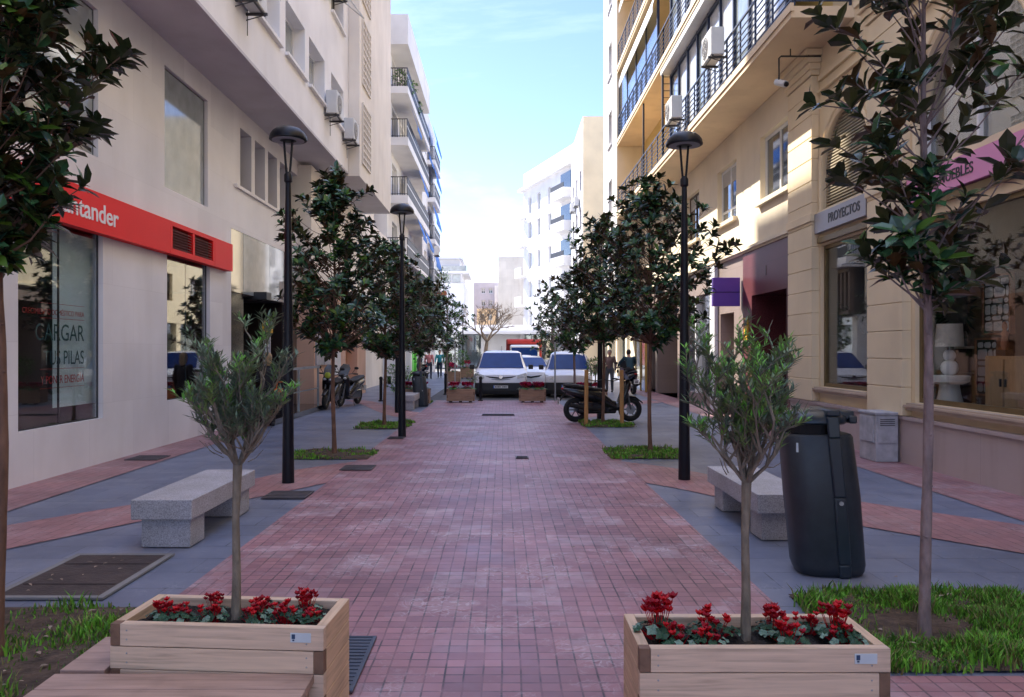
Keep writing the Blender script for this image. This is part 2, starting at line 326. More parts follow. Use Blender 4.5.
mat('cloth_dark_teal', (0.02, 0.06, 0.08), 0.8)
mat('cloth_rose', (0.55, 0.2, 0.2), 0.8)
mat('cloth_brown', (0.16, 0.10, 0.09), 0.8)
mat('cloth_grey', (0.1, 0.1, 0.11), 0.8)
mat('bag_orange', (0.6, 0.14, 0.03), 0.5)
mat('shoe', (0.02, 0.018, 0.018), 0.5)
mat('eye_dark', (0.02, 0.015, 0.012), 0.2)
mat('lip', (0.35, 0.12, 0.1), 0.5)
mat('ceramic_white', (0.78, 0.77, 0.74), 0.45, var=0.05)
mat('shade_linen', (0.7, 0.62, 0.52), 0.8, var=0.1, scale=10)
mat('art_black', (0.02, 0.035, 0.03), 0.6)
mat('art_white', (0.72, 0.74, 0.74), 0.6)
mat('wreath', (0.012, 0.014, 0.012), 0.8)
mat('terracotta', (0.45, 0.16, 0.08), 0.8)
mat('clay_figure', (0.4, 0.17, 0.09), 0.7)
glassmat('shop_glass', (0.94, 0.96, 0.96), 0.05, 0.5)
glassmat('bank_glass', (0.88, 0.92, 0.92), 0.05, 0.55)
glassmat('clear_glass', (0.85, 0.9, 0.92), 0.15, 0.7)
mat('pane_dark', (0.035, 0.045, 0.05), 0.04, var=0.2, spec=1.0, coat=0.5)
mat('pane_pale', (0.30, 0.34, 0.35), 0.08, var=0.2, spec=1.0, coat=0.5)
mat('pane_white', (0.68, 0.70, 0.72), 0.12, var=0.1, spec=0.8, coat=0.5)
mat('pane_beige', (0.28, 0.26, 0.2), 0.06, var=0.05, spec=1.0, coat=0.6)
mat('cable', (0.05, 0.045, 0.04), 0.7)

# ------------------------------------------------------------------ mesh builder
class Fr:
    """wall frame: u along the wall (rightwards for someone facing it), v up, d outwards"""
    def __init__(s, o, U):
        s.o = Vector(o); s.U = Vector(U).normalized(); s.Z = Vector((0, 0, 1)); s.N = s.U.cross(s.Z)
    def p(s, u, v, d=0.0): return s.o + s.U * u + s.Z * v + s.N * d
class MB:
    def __init__(s): s.v = []; s.f = []; s.m = []; s.names = []
    def mi(s, m):
        if m not in s.names: s.names.append(m)
        return s.names.index(m)
    def add(s, vs, fs, m):
        b = len(s.v); s.v += [tuple(v) for v in vs]; k = s.mi(m)
        for f in fs: s.f.append(tuple(b + i for i in f)); s.m.append(k)
    def hexa(s, c, m):
        s.add(c, [(0, 3, 2, 1), (4, 5, 6, 7), (0, 1, 5, 4), (1, 2, 6, 5), (2, 3, 7, 6), (3, 0, 4, 7)], m)
    def box(s, x0, x1, y0, y1, z0, z1, m):
        s.hexa([(x0, y0, z0), (x1, y0, z0), (x1, y1, z0), (x0, y1, z0), (x0, y0, z1), (x1, y0, z1), (x1, y1, z1), (x0, y1, z1)], m)
    def fbox(s, F, u0, u1, v0, v1, d0, d1, m):
        if u0 > u1: u0, u1 = u1, u0
        if d0 > d1: d0, d1 = d1, d0
        p = F.p
        s.hexa([p(u0, v0, d1), p(u1, v0, d1), p(u1, v0, d0), p(u0, v0, d0), p(u0, v1, d1), p(u1, v1, d1), p(u1, v1, d0), p(u0, v1, d0)], m)
    def quad(s, a, b, c, d, m): s.add([a, b, c, d], [(0, 1, 2, 3)], m)
    def poly(s, pts, m): s.add(pts, [tuple(range(len(pts)))], m)
    def loft(s, rings, m, cap=True, closed=True):
        n = len(rings[0]); vs = [p for r in rings for p in r]; fs = []
        for i in range(len(rings) - 1):
            for j in range(n if closed else n - 1):
                k = (j + 1) % n
                fs.append((i * n + j, i * n + k, (i + 1) * n + k, (i + 1) * n + j))
        if cap and closed:
            fs.append(tuple(reversed(range(n)))); fs.append(tuple((len(rings) - 1) * n + j for j in range(n)))
        s.add(vs, fs, m)
    def tube(s, pts, rad, m, n=8, cap=True):
        pts = [Vector(p) for p in pts]
        if not hasattr(rad, '__len__'): rad = [rad] * len(pts)
        rings = []; ref = None
        for i, p in enumerate(pts):
            t = (pts[min(i + 1, len(pts) - 1)] - pts[max(i - 1, 0)])
            if t.length < 1e-9: t = Vector((0, 0, 1))
            t.normalize()
            if ref is None:
                ref = Vector((1, 0, 0)) if abs(t.x) < 0.9 else Vector((0, 1, 0))
            a = (ref - t * ref.dot(t)).normalized(); b = t.cross(a); ref = a
            rings.append([p + (a * math.cos(q) + b * math.sin(q)) * rad[i] for q in [2 * pi * j / n for j in range(n)]])
        s.loft(rings, m, cap)
    def lathe(s, prof, m, n=20, c=(0, 0, 0), cap=True):
        c = Vector(c)
        s.loft([[c + Vector((r * math.cos(2 * pi * j / n), r * math.sin(2 * pi * j / n), z)) for j in range(n)] for r, z in prof], m, cap)
    def ball(s, c, r, m, n=10, k=7, sc=(1, 1, 1)):
        c = Vector(c); rings = []
        for i in range(1, k):
            a = pi * i / k
            rings.append([c + Vector((r * sc[0] * math.sin(a) * math.cos(2 * pi * j / n), r * sc[1] * math.sin(a) * math.sin(2 * pi * j / n), -r * sc[2] * math.cos(a))) for j in range(n)])
        s.loft(rings, m, True)
    def build(s, name, parent=None, world=False, smooth=None, bevel=0.0, segs=2):
        me = bpy.data.meshes.new(name)
        vs = s.v
        if world and parent is not None:
            L = parent.location
            if parent.parent is not None: L = L + parent.parent.location
            vs = [(a - L[0], b - L[1], c - L[2]) for a, b, c in vs]
        me.from_pydata(vs, [], s.f)
        for n in s.names: me.materials.append(MATS[n])
        me.polygons.foreach_set('material_index', s.m)
        if smooth is not None:
            me.polygons.foreach_set('use_smooth', [True] * len(s.f)); me.set_sharp_from_angle(angle=R(smooth))
        me.update()
        o = bpy.data.objects.new(name, me); COL.objects.link(o)
        if parent is not None: o.parent = parent
        if bevel:
            b = o.modifiers.new('bevel', 'BEVEL'); b.width = bevel; b.segments = segs; b.limit_method = 'ANGLE'; b.angle_limit = R(40)
        return o
def tag(o, label=None, cat=None, group=None, kind=None):
    if label: o['label'] = label
    if cat: o['category'] = cat
    if group: o['group'] = group
    if kind: o['kind'] = kind
    return o
def thing(name, label, cat, loc=(0, 0, 0), rz=0, group=None):
    o = bpy.data.objects.new(name, None); COL.objects.link(o); o.location = loc; o.rotation_euler = (0, 0, rz)
    o.empty_display_size = 0.2
    return tag(o, label, cat, group)
def copy_tree(o, parent=None):
    kids = [c for c in ALLKIDS(o)]
    c = o.copy(); COL.objects.link(c)
    if parent is not None: c.parent = parent
    for k in kids: copy_tree(k, c)
    return c
def ALLKIDS(o): return list(o.children)
def place(proto, used, loc, rz, label, group=None, scale=None):
    o = copy_tree(proto) if used else proto
    o.location = loc; o.rotation_euler = (0, 0, rz); o['label'] = label
    if group: o['group'] = group
    if scale: o.scale = scale
    return o
def text(body, name, F, u, v, d, size, m, parent, align='LEFT', ext=0.004, sx=1.0, spacing=1.0, bold=0.0):
    c = bpy.data.curves.new(name, 'FONT'); c.body = body; c.size = size; c.extrude = ext; c.align_x = align; c.space_character = spacing; c.offset = bold
    c.materials.append(MATS[m])
    t_ = bpy.data.objects.new(name, c); COL.objects.link(t_); bpy.context.view_layer.update()
    me = bpy.data.meshes.new_from_object(t_.evaluated_get(bpy.context.evaluated_depsgraph_get())); bpy.data.objects.remove(t_)
    o = bpy.data.objects.new(name, me); COL.objects.link(o); o.parent = parent
    if not me.materials: me.materials.append(MATS[m])
    M = Matrix((F.U, F.Z, F.N)).transposed().to_4x4(); M.translation = F.p(u, v, d)
    L = parent.location + (parent.parent.location if parent.parent else Vector((0, 0, 0)))
    M.translation -= L
    o.matrix_local = M @ Matrix.Diagonal((sx, 1, 1, 1))
    return o

def facade(mb, F, u0, u1, v0, v1, holes, depth, m, rm=None):
    """sheet with rectangular holes and their reveals; hole = (ua, ub, va, vb[, depth])"""
    rm = rm or m
    hs = []
    for h in holes:
        a, b = min(h[0], h[1]), max(h[0], h[1]); hs.append((a, b, h[2], h[3], h[4] if len(h) > 4 else depth))
    us = sorted({u0, u1} | {x for h in hs for x in h[:2] if u0 < x < u1}); vs = sorted({v0, v1} | {x for h in hs for x in h[2:4] if v0 < x < v1})
    for i in range(len(us) - 1):
        for j in range(len(vs) - 1):
            a, b, c, d = us[i], us[i + 1], vs[j], vs[j + 1]; cu, cv = (a + b) / 2, (c + d) / 2
            if any(h[0] < cu < h[1] and h[2] < cv < h[3] for h in hs): continue
            mb.quad(F.p(a, c), F.p(b, c), F.p(b, d), F.p(a, d), m)
    for a, b, c, d, dp in hs:
        p = F.p
        mb.quad(p(a, c), p(a, c, -dp), p(b, c, -dp), p(b, c), rm)
        mb.quad(p(a, d), p(b, d), p(b, d, -dp), p(a, d, -dp), rm)
        mb.quad(p(a, c), p(a, d), p(a, d, -dp), p(a, c, -dp), rm)
        mb.quad(p(b, c), p(b, c, -dp), p(b, d, -dp), p(b, d), rm)

rw = random.Random(77)
def window(root, F, ua, ub, va, vb, dep, fm='frame_white', pm='pane_dark', panes=2, fw=0.05, sill=None, cur=None, hbar=None, label=None, fd=0.06):
    ua, ub = min(ua, ub), max(ua, ub)
    mb = MB(); e = 0.003
    a, b, c, d = ua + e, ub - e, va + e, vb - e; d0, d1 = -dep, -dep + fd
    mb.fbox(F, a, a + fw, c, d, d0, d1, fm); mb.fbox(F, b - fw, b, c, d, d0, d1, fm)
    mb.fbox(F, a + fw, b - fw, c, c + fw, d0, d1, fm); mb.fbox(F, a + fw, b - fw, d - fw, d, d0, d1, fm)
    for k in range(1, panes):
        x = a + (b - a) * k / panes; mb.fbox(F, x - fw * 0.5, x + fw * 0.5, c + fw, d - fw, d0, d1 - 0.006, fm)
    if hbar: mb.fbox(F, a + fw, b - fw, hbar - fw * .4, hbar + fw * .4, d0, d1 - 0.012, fm)
    if sill: mb.fbox(F, ua - 0.05, ub + 0.05, va - 0.07, va - 0.002, -0.02, sill, 'white_plaster' if fm != 'frame_bronze' else 'yellow_stone')
    w = mb.build('window', root, True)
    g = MB()
    g.fbox(F, a + fw * .5, b - fw * .5, c + fw * .5, d - fw * .5, d0 + 0.015, d0 + 0.025, pm)
    pw = g.build('pane', w); 
    L = root.location
    for vtx in pw.data.vertices: vtx.co -= L
    if pm == 'pane_dark' and rw.random() < .65 and vb - va > .8:
        hb = (vb - va) * rw.choice((.25, .35, .5, .6)); q = MB(); q.fbox(F, a + fw, b - fw, d - fw - hb, d - fw, d0 + .028, d0 + .034, 'blind')
        for s_ in range(int(hb / .05)): q.fbox(F, a + fw, b - fw, d - fw - s_ * .05 - .004, d - fw - s_ * .05, d0 + .0345, d0 + .037, 'vent_grey')
        k = q.build('blind', w)
        for vtx in k.data.vertices: vtx.co -= L
    if cur:
        q = MB(); q.fbox(F, a + fw, a + (b - a) * cur, c + fw, d - fw, d0 - 0.12, d0 - 0.10, 'curtain'); k = q.build('curtain', w)
        for vtx in k.data.vertices: vtx.co -= L
    return w

FL = lambda x: Fr((x, 0, 0), (0, 1, 0))      # left walls: u = y
FRt = lambda x: Fr((x, 0, 0), (0, -1, 0))    # right walls: u = -y
FC = lambda y: Fr((0, y, 0), (1, 0, 0))      # walls that face the camera: u = x
# ------------------------------------------------------------------ ground
def sheet(name, polys, z, m, thick=None):
    mb = MB()
    for p in polys: mb.poly([(x, y, z) for x, y in p], m)
    o = mb.build(name); tag(o, kind='structure'); return o
sheet('ground', [[(-300, -60), (300, -60), (300, 700), (-300, 700)]], -0.02, 'earth_ground')
sheet('pavement', [[(-6.4, -25), (6.5, -25), (6.5, 26.4), (-6.4, 26.4)], [(-6.4, 26.4), (-2.6, 26.4), (-2.6, 62), (-6.4, 62)], [(3.55, 26.4), (8.2, 26.4), (8.2, 62), (3.55, 62)]], 0.0, 'grey_slabs')
sheet('road', [[(-2.6, 26.4), (3.55, 26.4), (3.55, 62), (-2.6, 62)], [(-60, 62), (60, 62), (60, 74.5), (-60, 74.5)]], -0.008, 'asphalt')
sheet('path', [[(-2.25, -8), (1.82, -8), (1.82, 26.4), (-2.25, 26.4)], [(1.82, -8), (4.6, -8), (4.6, 4.08), (1.82, 4.08)]], 0.004, 'red_tiles')
def catmull(pts, n=6):
    out = []
    for i in range(len(pts) - 1):
        p0 = pts[max(i - 1, 0)]; p1 = pts[i]; p2 = pts[i + 1]; p3 = pts[min(i + 2, len(pts) - 1)]
        for k in range(n):
            t = k / n
            out.append(tuple(0.5 * ((2 * b) + (-a + c) * t + (2 * a - 5 * b + 4 * c - d) * t * t + (-a + 3 * b - 3 * c + d) * t ** 3) for a, b, c, d in zip(p0, p1, p2, p3)))
    out.append(pts[-1]); return out
def band(e1, e2):
    a, b = catmull(e1), catmull(e2); return [[a[i], a[i + 1], b[i + 1], b[i]] for i in range(len(a) - 1)]
LB = band([(-2.25, 11.9), (-2.9, 11.1), (-3.35, 10.1), (-3.75, 9.1), (-4.1, 8.55), (-4.84, 7.5), (-5.3, 6.7)], [(-2.25, 10.0), (-2.65, 9.3), (-3.0, 8.75), (-3.3, 8.2), (-3.59, 7.75), (-4.26, 6.62), (-5.3, 5.2)])
RB = band([(1.82, 11.9), (2.4, 11.3), (2.95, 10.4), (3.45, 9.5), (3.98, 8.77), (4.55, 8.1), (5.2, 7.4)], [(1.82, 10.0), (2.2, 9.5), (2.6, 8.8), (3.0, 8.15), (3.46, 7.53), (4.2, 6.68), (5.2, 5.6)])
LB2 = band([(-2.25, 19.2), (-2.9, 20.2), (-3.6, 22.0), (-4.4, 24.4), (-5.3, 26.4)], [(-2.25, 21.2), (-2.9, 22.4), (-3.6, 24.2), (-4.2, 25.6), (-4.7, 26.4)])
RB2 = band([(1.82, 19.2), (2.5, 20.2), (3.2, 22.0), (4.2, 24.2), (5.2, 25.4)], [(1.82, 21.2), (2.5, 22.4), (3.2, 24.2), (4.2, 25.9), (5.0, 26.4)])
def flip(P): return [list(reversed(p)) for p in P]
sheet('paving_band', LB + LB2 + flip(RB) + flip(RB2) + [[(-6.02, -20), (-5.2, -20), (-5.2, 22.8), (-6.02, 22.8)], [(5.15, -20), (6.1, -20), (6.1, 33), (5.15, 33)]], 0.008, 'red_band_tiles')

# ------------------------------------------------------------------ left: bank building
Ba = thing('bank_building', 'pale stone bank building on the left with large dark windows and overhanging white upper floors', 'building', (-6, 8, 0))
F = FL(-6.0)
mb = MB()
low = [(9.7, 11.76, 0.68, 3.5, 0.12), (14.0, 16.05, 0.79, 3.5, 0.12), (7.4, 11.62, 4.55, 6.74, 0.1), (13.9, 15.93, 4.6, 6.76, 0.1), (2.2, 5.2, 0.68, 3.5, 0.12), (1.5, 5.5, 4.55, 6.74, 0.1)]
strip = [(17.9 + 1.06 * k, 18.7 + 1.06 * k, 5.42, 6.78, 0.45) for k in range(6)]
facade(mb, F, -25, 17.3, 0, 7.2, low, 0.12, 'lilac_stone')
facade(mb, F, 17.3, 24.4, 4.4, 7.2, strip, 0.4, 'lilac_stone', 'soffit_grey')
mb.fbox(F, 17.25, 17.3, 0, 4.4, -0.5, -0.003, 'lilac_stone')
mb.build('wall', Ba, True)
mb = MB()
facade(mb, FL(-4.8), -25, 24.3, 7.2, 27, [(c - .85, c + .85, z, z + 1.2, 0.35) for z in (8.27, 11.2, 14.15) for c in (9.7, 11.8, 13.95, 16.0, 18.15, 20.25, 22.75)], 0.35, 'white_plaster')
facade(mb, FC(24.3), 0, 0, 0, 0, [], 0, 'white_plaster')
mb.quad((-4.8, 24.3, 7.2), (-14, 24.3, 7.2), (-14, 24.3, 27), (-4.8, 24.3, 27), 'white_plaster')
mb.quad((-4.8, -25, 7.2), (-4.8, -25, 27), (-14, -25, 27), (-14, -25, 7.2), 'white_plaster')
mb.quad((-4.8, -25, 27), (-4.8, 24.3, 27), (-14, 24.3, 27), (-14, -25, 27), 'white_plaster')
mb.build('upper_storeys', Ba, True)
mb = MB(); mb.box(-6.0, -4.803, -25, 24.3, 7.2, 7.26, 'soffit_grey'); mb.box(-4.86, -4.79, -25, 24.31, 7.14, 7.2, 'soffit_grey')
mb.build('soffit', Ba, True)
mb = MB(); mb.fbox(F, 17.5, 24.3, 5.35, 5.42, -0.02, 0.06, 'lilac_stone'); mb.build('sill_course', Ba, True)
mb = MB()   # recesses behind the strip and the solid back of the block
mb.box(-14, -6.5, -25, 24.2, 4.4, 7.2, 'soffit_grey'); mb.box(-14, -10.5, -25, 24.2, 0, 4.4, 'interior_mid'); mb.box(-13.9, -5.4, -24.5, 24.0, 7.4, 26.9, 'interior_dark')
mb.build('core', Ba, True)
for (a, b, c, d, dp) in low: window(Ba, F, a, b, c, d, 0.1, 'frame_dark', 'bank_glass' if d < 4 else 'pane_pale', 2, 0.016, fd=.03)
for (a, b, c, d, dp) in strip: window(Ba, F, a, b, c, d, 0.42, 'frame_white', 'pane_pale', 1, 0.05)
F2 = FL(-4.8)
for z in (8.27, 11.2, 14.15):
    for c in (9.7, 11.8, 13.95, 16.0, 18.15, 20.25, 22.75):
        window(Ba, F2, c - .85, c + .85, z, z + 1.2, 0.33, 'frame_white' if z < 11 else 'shutter_brown', 'pane_pale', 2, 0.06, sill=0.09)
# interior seen through the glass
mb = MB()
mb.box(-10.4, -6.15, -24, 17.2, 0.0, 0.06, 'interior_floor'); mb.box(-10.4, -6.2, -24, 17.2, 3.55, 3.7, 'interior_mid')
mb.box(-10.5, -10.4, -24, 17.2, 0.06, 3.6, 'interior_dark'); mb.box(-10.4, -6.2, 12.6, 12.75, 0.06, 3.55, 'interior_mid')
mb.build('interior', Ba, True)
# red fascia
fs = MB(); Fs = FL(-5.85); fs.box(-5.998, -5.85, 2.0, 13.79, 3.4, 3.98, 'sign_red'); fs.box(-5.998, -5.85, 15.93, 16.97, 3.4, 3.98, 'sign_red')
fs.box(-5.998, -5.85, 13.8, 15.92, 3.4, 3.5, 'sign_red'); fs.box(-5.998, -5.85, 13.8, 15.92, 3.9, 3.98, 'sign_red')
for y in (13.8, 14.8, 15.83): fs.box(-5.998, -5.85, y, y + 0.09, 3.502, 3.898, 'sign_red')
fs.box(-5.99, -5.95, 13.89, 15.83, 3.502, 3.898, 'sign_red_dark')
sg = fs.build('sign_board', Ba, True)
lv = MB()
for a, b in ((13.895, 14.795), (14.895, 15.825)):
    for k in range(7): lv.hexa([(-5.87, a, 3.52 + k * .05), (-5.87, b, 3.52 + k * .05), (-5.92, b, 3.55 + k * .05), (-5.92, a, 3.55 + k * .05), (-5.87, a, 3.53 + k * .05), (-5.87, b, 3.53 + k * .05), (-5.92, b, 3.56 + k * .05), (-5.92, a, 3.56 + k * .05)], 'sign_red_dark')
lv.build('vent_louvre', Ba, True)
text('Santander', 'lettering', Fs, 11.92, 3.555, 0.004, 0.385, 'letters_white', Ba, 'RIGHT', sx=1.12, spacing=0.98, bold=0.004)
# entrance with dark glass cladding
mb = MB()
mb.fbox(F, 17.3, 18.15, 3.0, 4.4, -0.06, -0.01, 'pane_beige'); mb.fbox(F, 18.17, 20.2, 3.0, 4.4, -0.06, -0.01, 'pane_pale'); mb.fbox(F, 20.22, 22.8, 3.0, 4.4, -0.06, -0.01, 'pane_pale')
mb.fbox(F, 17.3, 18.15, 0, 2.98, -0.06, -0.01, 'black_granite'); mb.fbox(F, 21.55, 22.8, 0, 2.98, -0.06, 0.0, 'black_granite')
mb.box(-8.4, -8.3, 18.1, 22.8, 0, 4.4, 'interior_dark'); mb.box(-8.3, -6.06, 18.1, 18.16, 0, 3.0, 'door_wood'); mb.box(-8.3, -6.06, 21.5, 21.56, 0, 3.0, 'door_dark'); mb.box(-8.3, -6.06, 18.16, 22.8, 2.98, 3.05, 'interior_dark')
mb.build('entrance_cladding', Ba, True)
mb = MB()
for y in (18.3, 19.0, 19.9, 20.9): mb.box(-7.2, -7.1, y, y + .09, 0, 2.95, 'door_wood')
mb.box(-7.2, -7.1, 18.16, 21.5, 2.2, 2.3, 'door_wood'); mb.box(-7.17, -7.14, 18.2, 21.5, 0.02, 2.95, 'bank_glass')
mb.build('entrance_door', Ba, True)
bx = MB(); bx.box(-6.0, -5.86, 19.1, 19.12, 2.9, 2.92, 'frame_dark'); bx.box(-6.25, -5.7, 18.9, 19.3, 2.92, 3.1, 'frame_dark'); bx.build('projector_box', Ba, True)
yb = thing('mailbox', 'yellow metal box on a pale notice strip beside the dark bank entrance', 'mailbox', (-5.75, 19.6, 1.4))
m1 = MB(); m1.box(-5.99, -5.76, 19.5, 19.62, 2.12, 2.42, 'yellow_box'); m1.box(-5.92, -5.83, 19.49, 19.4995, 2.24, 2.32, 'frame_dark'); m1.build('body', yb, True, bevel=0.008)
m1 = MB(); m1.box(-5.97, -5.8, 19.52, 19.58, 1.2, 2.05, 'cabinet_grey')
for k in range(6): m1.box(-5.95, -5.82, 19.512, 19.52, 1.26 + k * .13, 1.33 + k * .13, 'frame_white')
m1.build('notice_strip', yb, True)
# ramp railing
rr = thing('ramp_railing', 'grey steel handrail with posts on the dark plinth outside the entrance', 'railing', (-5.2, 19.5, 0))
m1 = MB()
for y in (17.6, 19.9, 22.0): m1.box(-5.22, -5.17, y, y + .05, 0, 1.2, 'steel')
m1.box(-5.23, -5.16, 17.5, 22.1, 1.2, 1.26, 'steel'); m1.box(-5.21, -5.18, 17.6, 22.0, .62, .65, 'steel'); m1.build('rail', rr, True)
m1 = MB(); m1.box(-5.96, -5.12, 17.5, 22.75, 0.012, 0.14, 'black_granite'); m1.build('plinth', rr, True)

# ------------------------------------------------------------------ left: lattice building, link and side
Bb = thing('apartment_building', 'cream apartment block with pierced lattice panels and a peach painted ground floor', 'building', (-5, 27, 0))
mb = MB()
facade(mb, FL(-4.45), 24.32, 31.1, 7.1, 27, [], 0.3, 'cream_plaster')
mb.quad((-14, 24.32, 7.1), (-4.45, 24.32, 7.1), (-4.45, 24.32, 27), (-14, 24.32, 27), 'cream_plaster')
mb.quad((-4.45, 31.1, 7.1), (-14, 31.1, 7.1), (-14, 31.1, 27), (-4.45, 31.1, 27), 'cream_plaster')
mb.quad((-14, 24.32, 27), (-4.45, 24.32, 27), (-4.45, 31.1, 27), (-14, 31.1, 27), 'cream_plaster')
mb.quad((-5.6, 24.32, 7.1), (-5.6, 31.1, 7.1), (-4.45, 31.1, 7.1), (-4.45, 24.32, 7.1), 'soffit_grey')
mb.build('wall', Bb, True)
mb = MB(); FP = FL(-5.5)
facade(mb, FP, 22.82, 31.4, 0, 3.7, [(27.4, 29.6, 0, 2.05, 0.5)], 0.5, 'peach_plaster')
mb.quad((-6, 22.82, 0), (-5.5, 22.82, 0), (-5.5, 22.82, 3.7), (-6, 22.82, 3.7), 'peach_plaster'); mb.quad((-6, 22.82, 3.7), (-5.5, 22.82, 3.7), (-5.5, 31.4, 3.7), (-6, 31.4, 3.7), 'peach_plaster')
mb.build('ground_floor_wall', Bb, True)
mb = MB(); mb.box(-6.3, -5.6, 22.9, 39, 3.7, 7.1, 'cream_plaster'); mb.box(-9, -6.02, 24.4, 39.5, 0, 3.7, 'cream_plaster'); mb.build('recessed_wall', Bb, True)
mb = MB(); mb.fbox(FP, 27.42, 29.58, 0.02, 2.03, -0.48, -0.42, 'orange_door_paint'); d = mb.build('door', Bb, True)
mb = MB(); mb.fbox(FP, 27.6, 27.66, 0.95, 1.15, -0.42, -0.36, 'steel'); mb.build('handle', d, True)
for k, (z0, z1) in enumerate(((7.6, 9.5), (10.1, 12.15), (12.75, 14.75), (15.4, 17.3))):
    lt = MB(); n = 9; FF = FL(-4.45)
    lt.fbox(FF, 24.75, 26.2, z0, z1, -0.01, 0.008, 'vent_grey')
    u0, u1 = 24.75, 26.2
    for j in range(n + 1): v = z0 + (z1 - z0) * j / n; lt.fbox(FF, u0, u1, v - .022, v + .022, 0.009, 0.05, 'cream_plaster')
    for j in range(6): u = u0 + (u1 - u0) * j / 5; lt.fbox(FF, u - .022, u + .022, z0, z1, 0.009, 0.044, 'cream_plaster')
    lt.build('lattice_panel', Bb, True)
mc = MB(); mc.fbox(FP, 22.95, 24.75, 1.25, 2.15, 0.003, 0.06, 'cabinet_grey'); mc.fbox(FP, 23.84, 23.86, 1.27, 2.13, 0.06, 0.066, 'frame_dark'); mc.build('meter_cabinet', Bb, True)
mc = MB(); mc.fbox(FP, 25.2, 26.4, 0.9, 1.9, 0.003, 0.04, 'frame_white'); mc.build('meter_cover', Bb, True)

Bl = thing('link_building', 'tall plain rendered block set back behind the cream lattice block', 'building', (-8, 35, 0))
mb = MB(); mb.box(-14, -6.4, 31.2, 38.9, 0, 24.6, 'cream_plaster'); mb.build('wall', Bl, True)

# balcony helper -----------------------------------------------------
def railing(root, F, u0, u1, v0, h, d, m='rail_dark', panel=None, step=0.12, name='railing', horiz=0, r=0.012):
    mb = MB(); u0, u1 = min(u0, u1), max(u0, u1)
    mb.fbox(F, u0, u1, v0 + h - .04, v0 + h, d - .02, d + .02, m); mb.fbox(F, u0, u1, v0 + .06, v0 + .09, d - .012, d + .012, m)
    if panel:
        mb.fbox(F, u0, u1, v0 + .09, v0 + h * .55, d - .008, d + .008, panel); mb.fbox(F, u0, u1, v0 + h * .62, v0 + h - .04, d - .008, d + .008, panel)
        mb.fbox(F, u0, u1, v0 + h * .55 + .002, v0 + h * .62 - .002, d - .02, d + .02, 'frame_white')
    elif horiz:
        for k in range(horiz): v = v0 + .12 + (h - .2) * k / horiz; mb.fbox(F, u0, u1, v, v + .022, d - .01, d + .01, m)
        n = max(1, int((u1 - u0) / step))
        for k in range(n + 1): u = u0 + (u1 - u0) * k / n; mb.fbox(F, u - .02, u + .02, v0, v0 + h, d - .022, d + .012, m)
    else:
        n = max(1, int((u1 - u0) / step))
        for k in range(n + 1): u = u0 + (u1 - u0) * k / n; mb.fbox(F, u - r, u + r, v0, v0 + h - .04, d - r, d + r, m)
    return mb.build(name, root, True)
def awning(root, F, u0, u1, v, drop, out, m='awning_blue', name='awning'):
    mb = MB(); p = F.p
    a, b, c, d = p(u0, v, .02), p(u1, v, .02), p(u1, v - drop, out), p(u0, v - drop, out); t = Vector((0, 0, .03))
    mb.hexa([a, b, c, d, a + t, b + t, c + t, d + t], m); mb.fbox(F, u0, u1, v - drop - .2, v - drop, out - .02, out, m)
    return mb.build(name, root, True)

# ------------------------------------------------------------------ left: balcony building
Bc = thing('balcony_building', 'white block with stacked balconies, dark railings and blue awnings', 'building', (-6, 45, 0))
mb = MB(); Fc = FL(-5.8)
op = []
for z in (6.45, 9.5, 12.4, 14.95):
    op += [(41 + 3.3 * k, 43 + 3.3 * k, z + .02, z + 2.0, 0.25) for k in range(3)]
facade(mb, Fc, 39.2, 50.9, 0, 18.4, op, .25, 'far_white')
mb.quad((-14, 39.2, 0), (-5.8, 39.2, 0), (-5.8, 39.2, 18.4), (-14, 39.2, 18.4), 'far_white'); mb.quad((-14, 39.2, 18.4), (-5.8, 39.2, 18.4), (-5.8, 50.9, 18.4), (-14, 50.9, 18.4), 'far_white')
mb.quad((-5.8, 50.9, 0), (-14, 50.9, 0), (-14, 50.9, 18.4), (-5.8, 50.9, 18.4), 'far_white')
mb.build('wall', Bc, True)
for o in op: window(Bc, Fc, o[0], o[1], o[2], o[3], .24, 'frame_white', 'pane_dark', 2, .07)
mb = MB(); mb.box(-9.0, -4.75, 39.2, 50.8, 17.0, 18.5, 'far_white'); mb.build('roof_parapet', Bc, True)
for k, (z0, z1) in enumerate(((6.05, 6.4), (9.05, 9.45), (11.95, 12.35), (14.55, 14.9))):
    mb = MB(); mb.box(-5.797 if k else -8.5, -4.75, 39.2 - .0, 50.8, z0, z1, 'far_white')
    s = mb.build('balcony_slab', Bc, True)
    railing(Bc, FL(-4.8), 39.25, 50.7, z1, .95, 0, 'rail_dark', 'rail_dark')
    railing(Bc, FC(39.28), -5.78 if k else -8.4, -4.8, z1, .95, 0, 'rail_dark', step=.12)
for (y0, y1, z) in ((44.5, 47, 11.9), (47.6, 50.4, 14.4), (44.0, 46.0, 9.0), (48, 50.5, 9.0), (41.0, 43.0, 14.3)): awning(Bc, FL(-4.8), y0, y1, z, .9, .35)
mb = MB()
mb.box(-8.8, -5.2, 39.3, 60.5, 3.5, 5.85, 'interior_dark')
for k in range(46): y = 39.3 + k * .46; mb.box(-5.2, -4.98, y, y + .2, 3.7, 5.65, 'slat_brown')
mb.box(-5.2, -4.9, 39.25, 60.6, 5.65, 5.85, 'slat_brown'); mb.box(-5.2, -4.9, 39.25, 60.6, 3.5, 3.7, 'slat_brown')
mb.build('slatted_storey', Bc, True)
mb = MB(); mb.box(-5.9, -4.45, 39.0, 60.8, 5.86, 5.98, 'soffit_grey'); mb.build('canopy', Bc, True)
mb = MB()
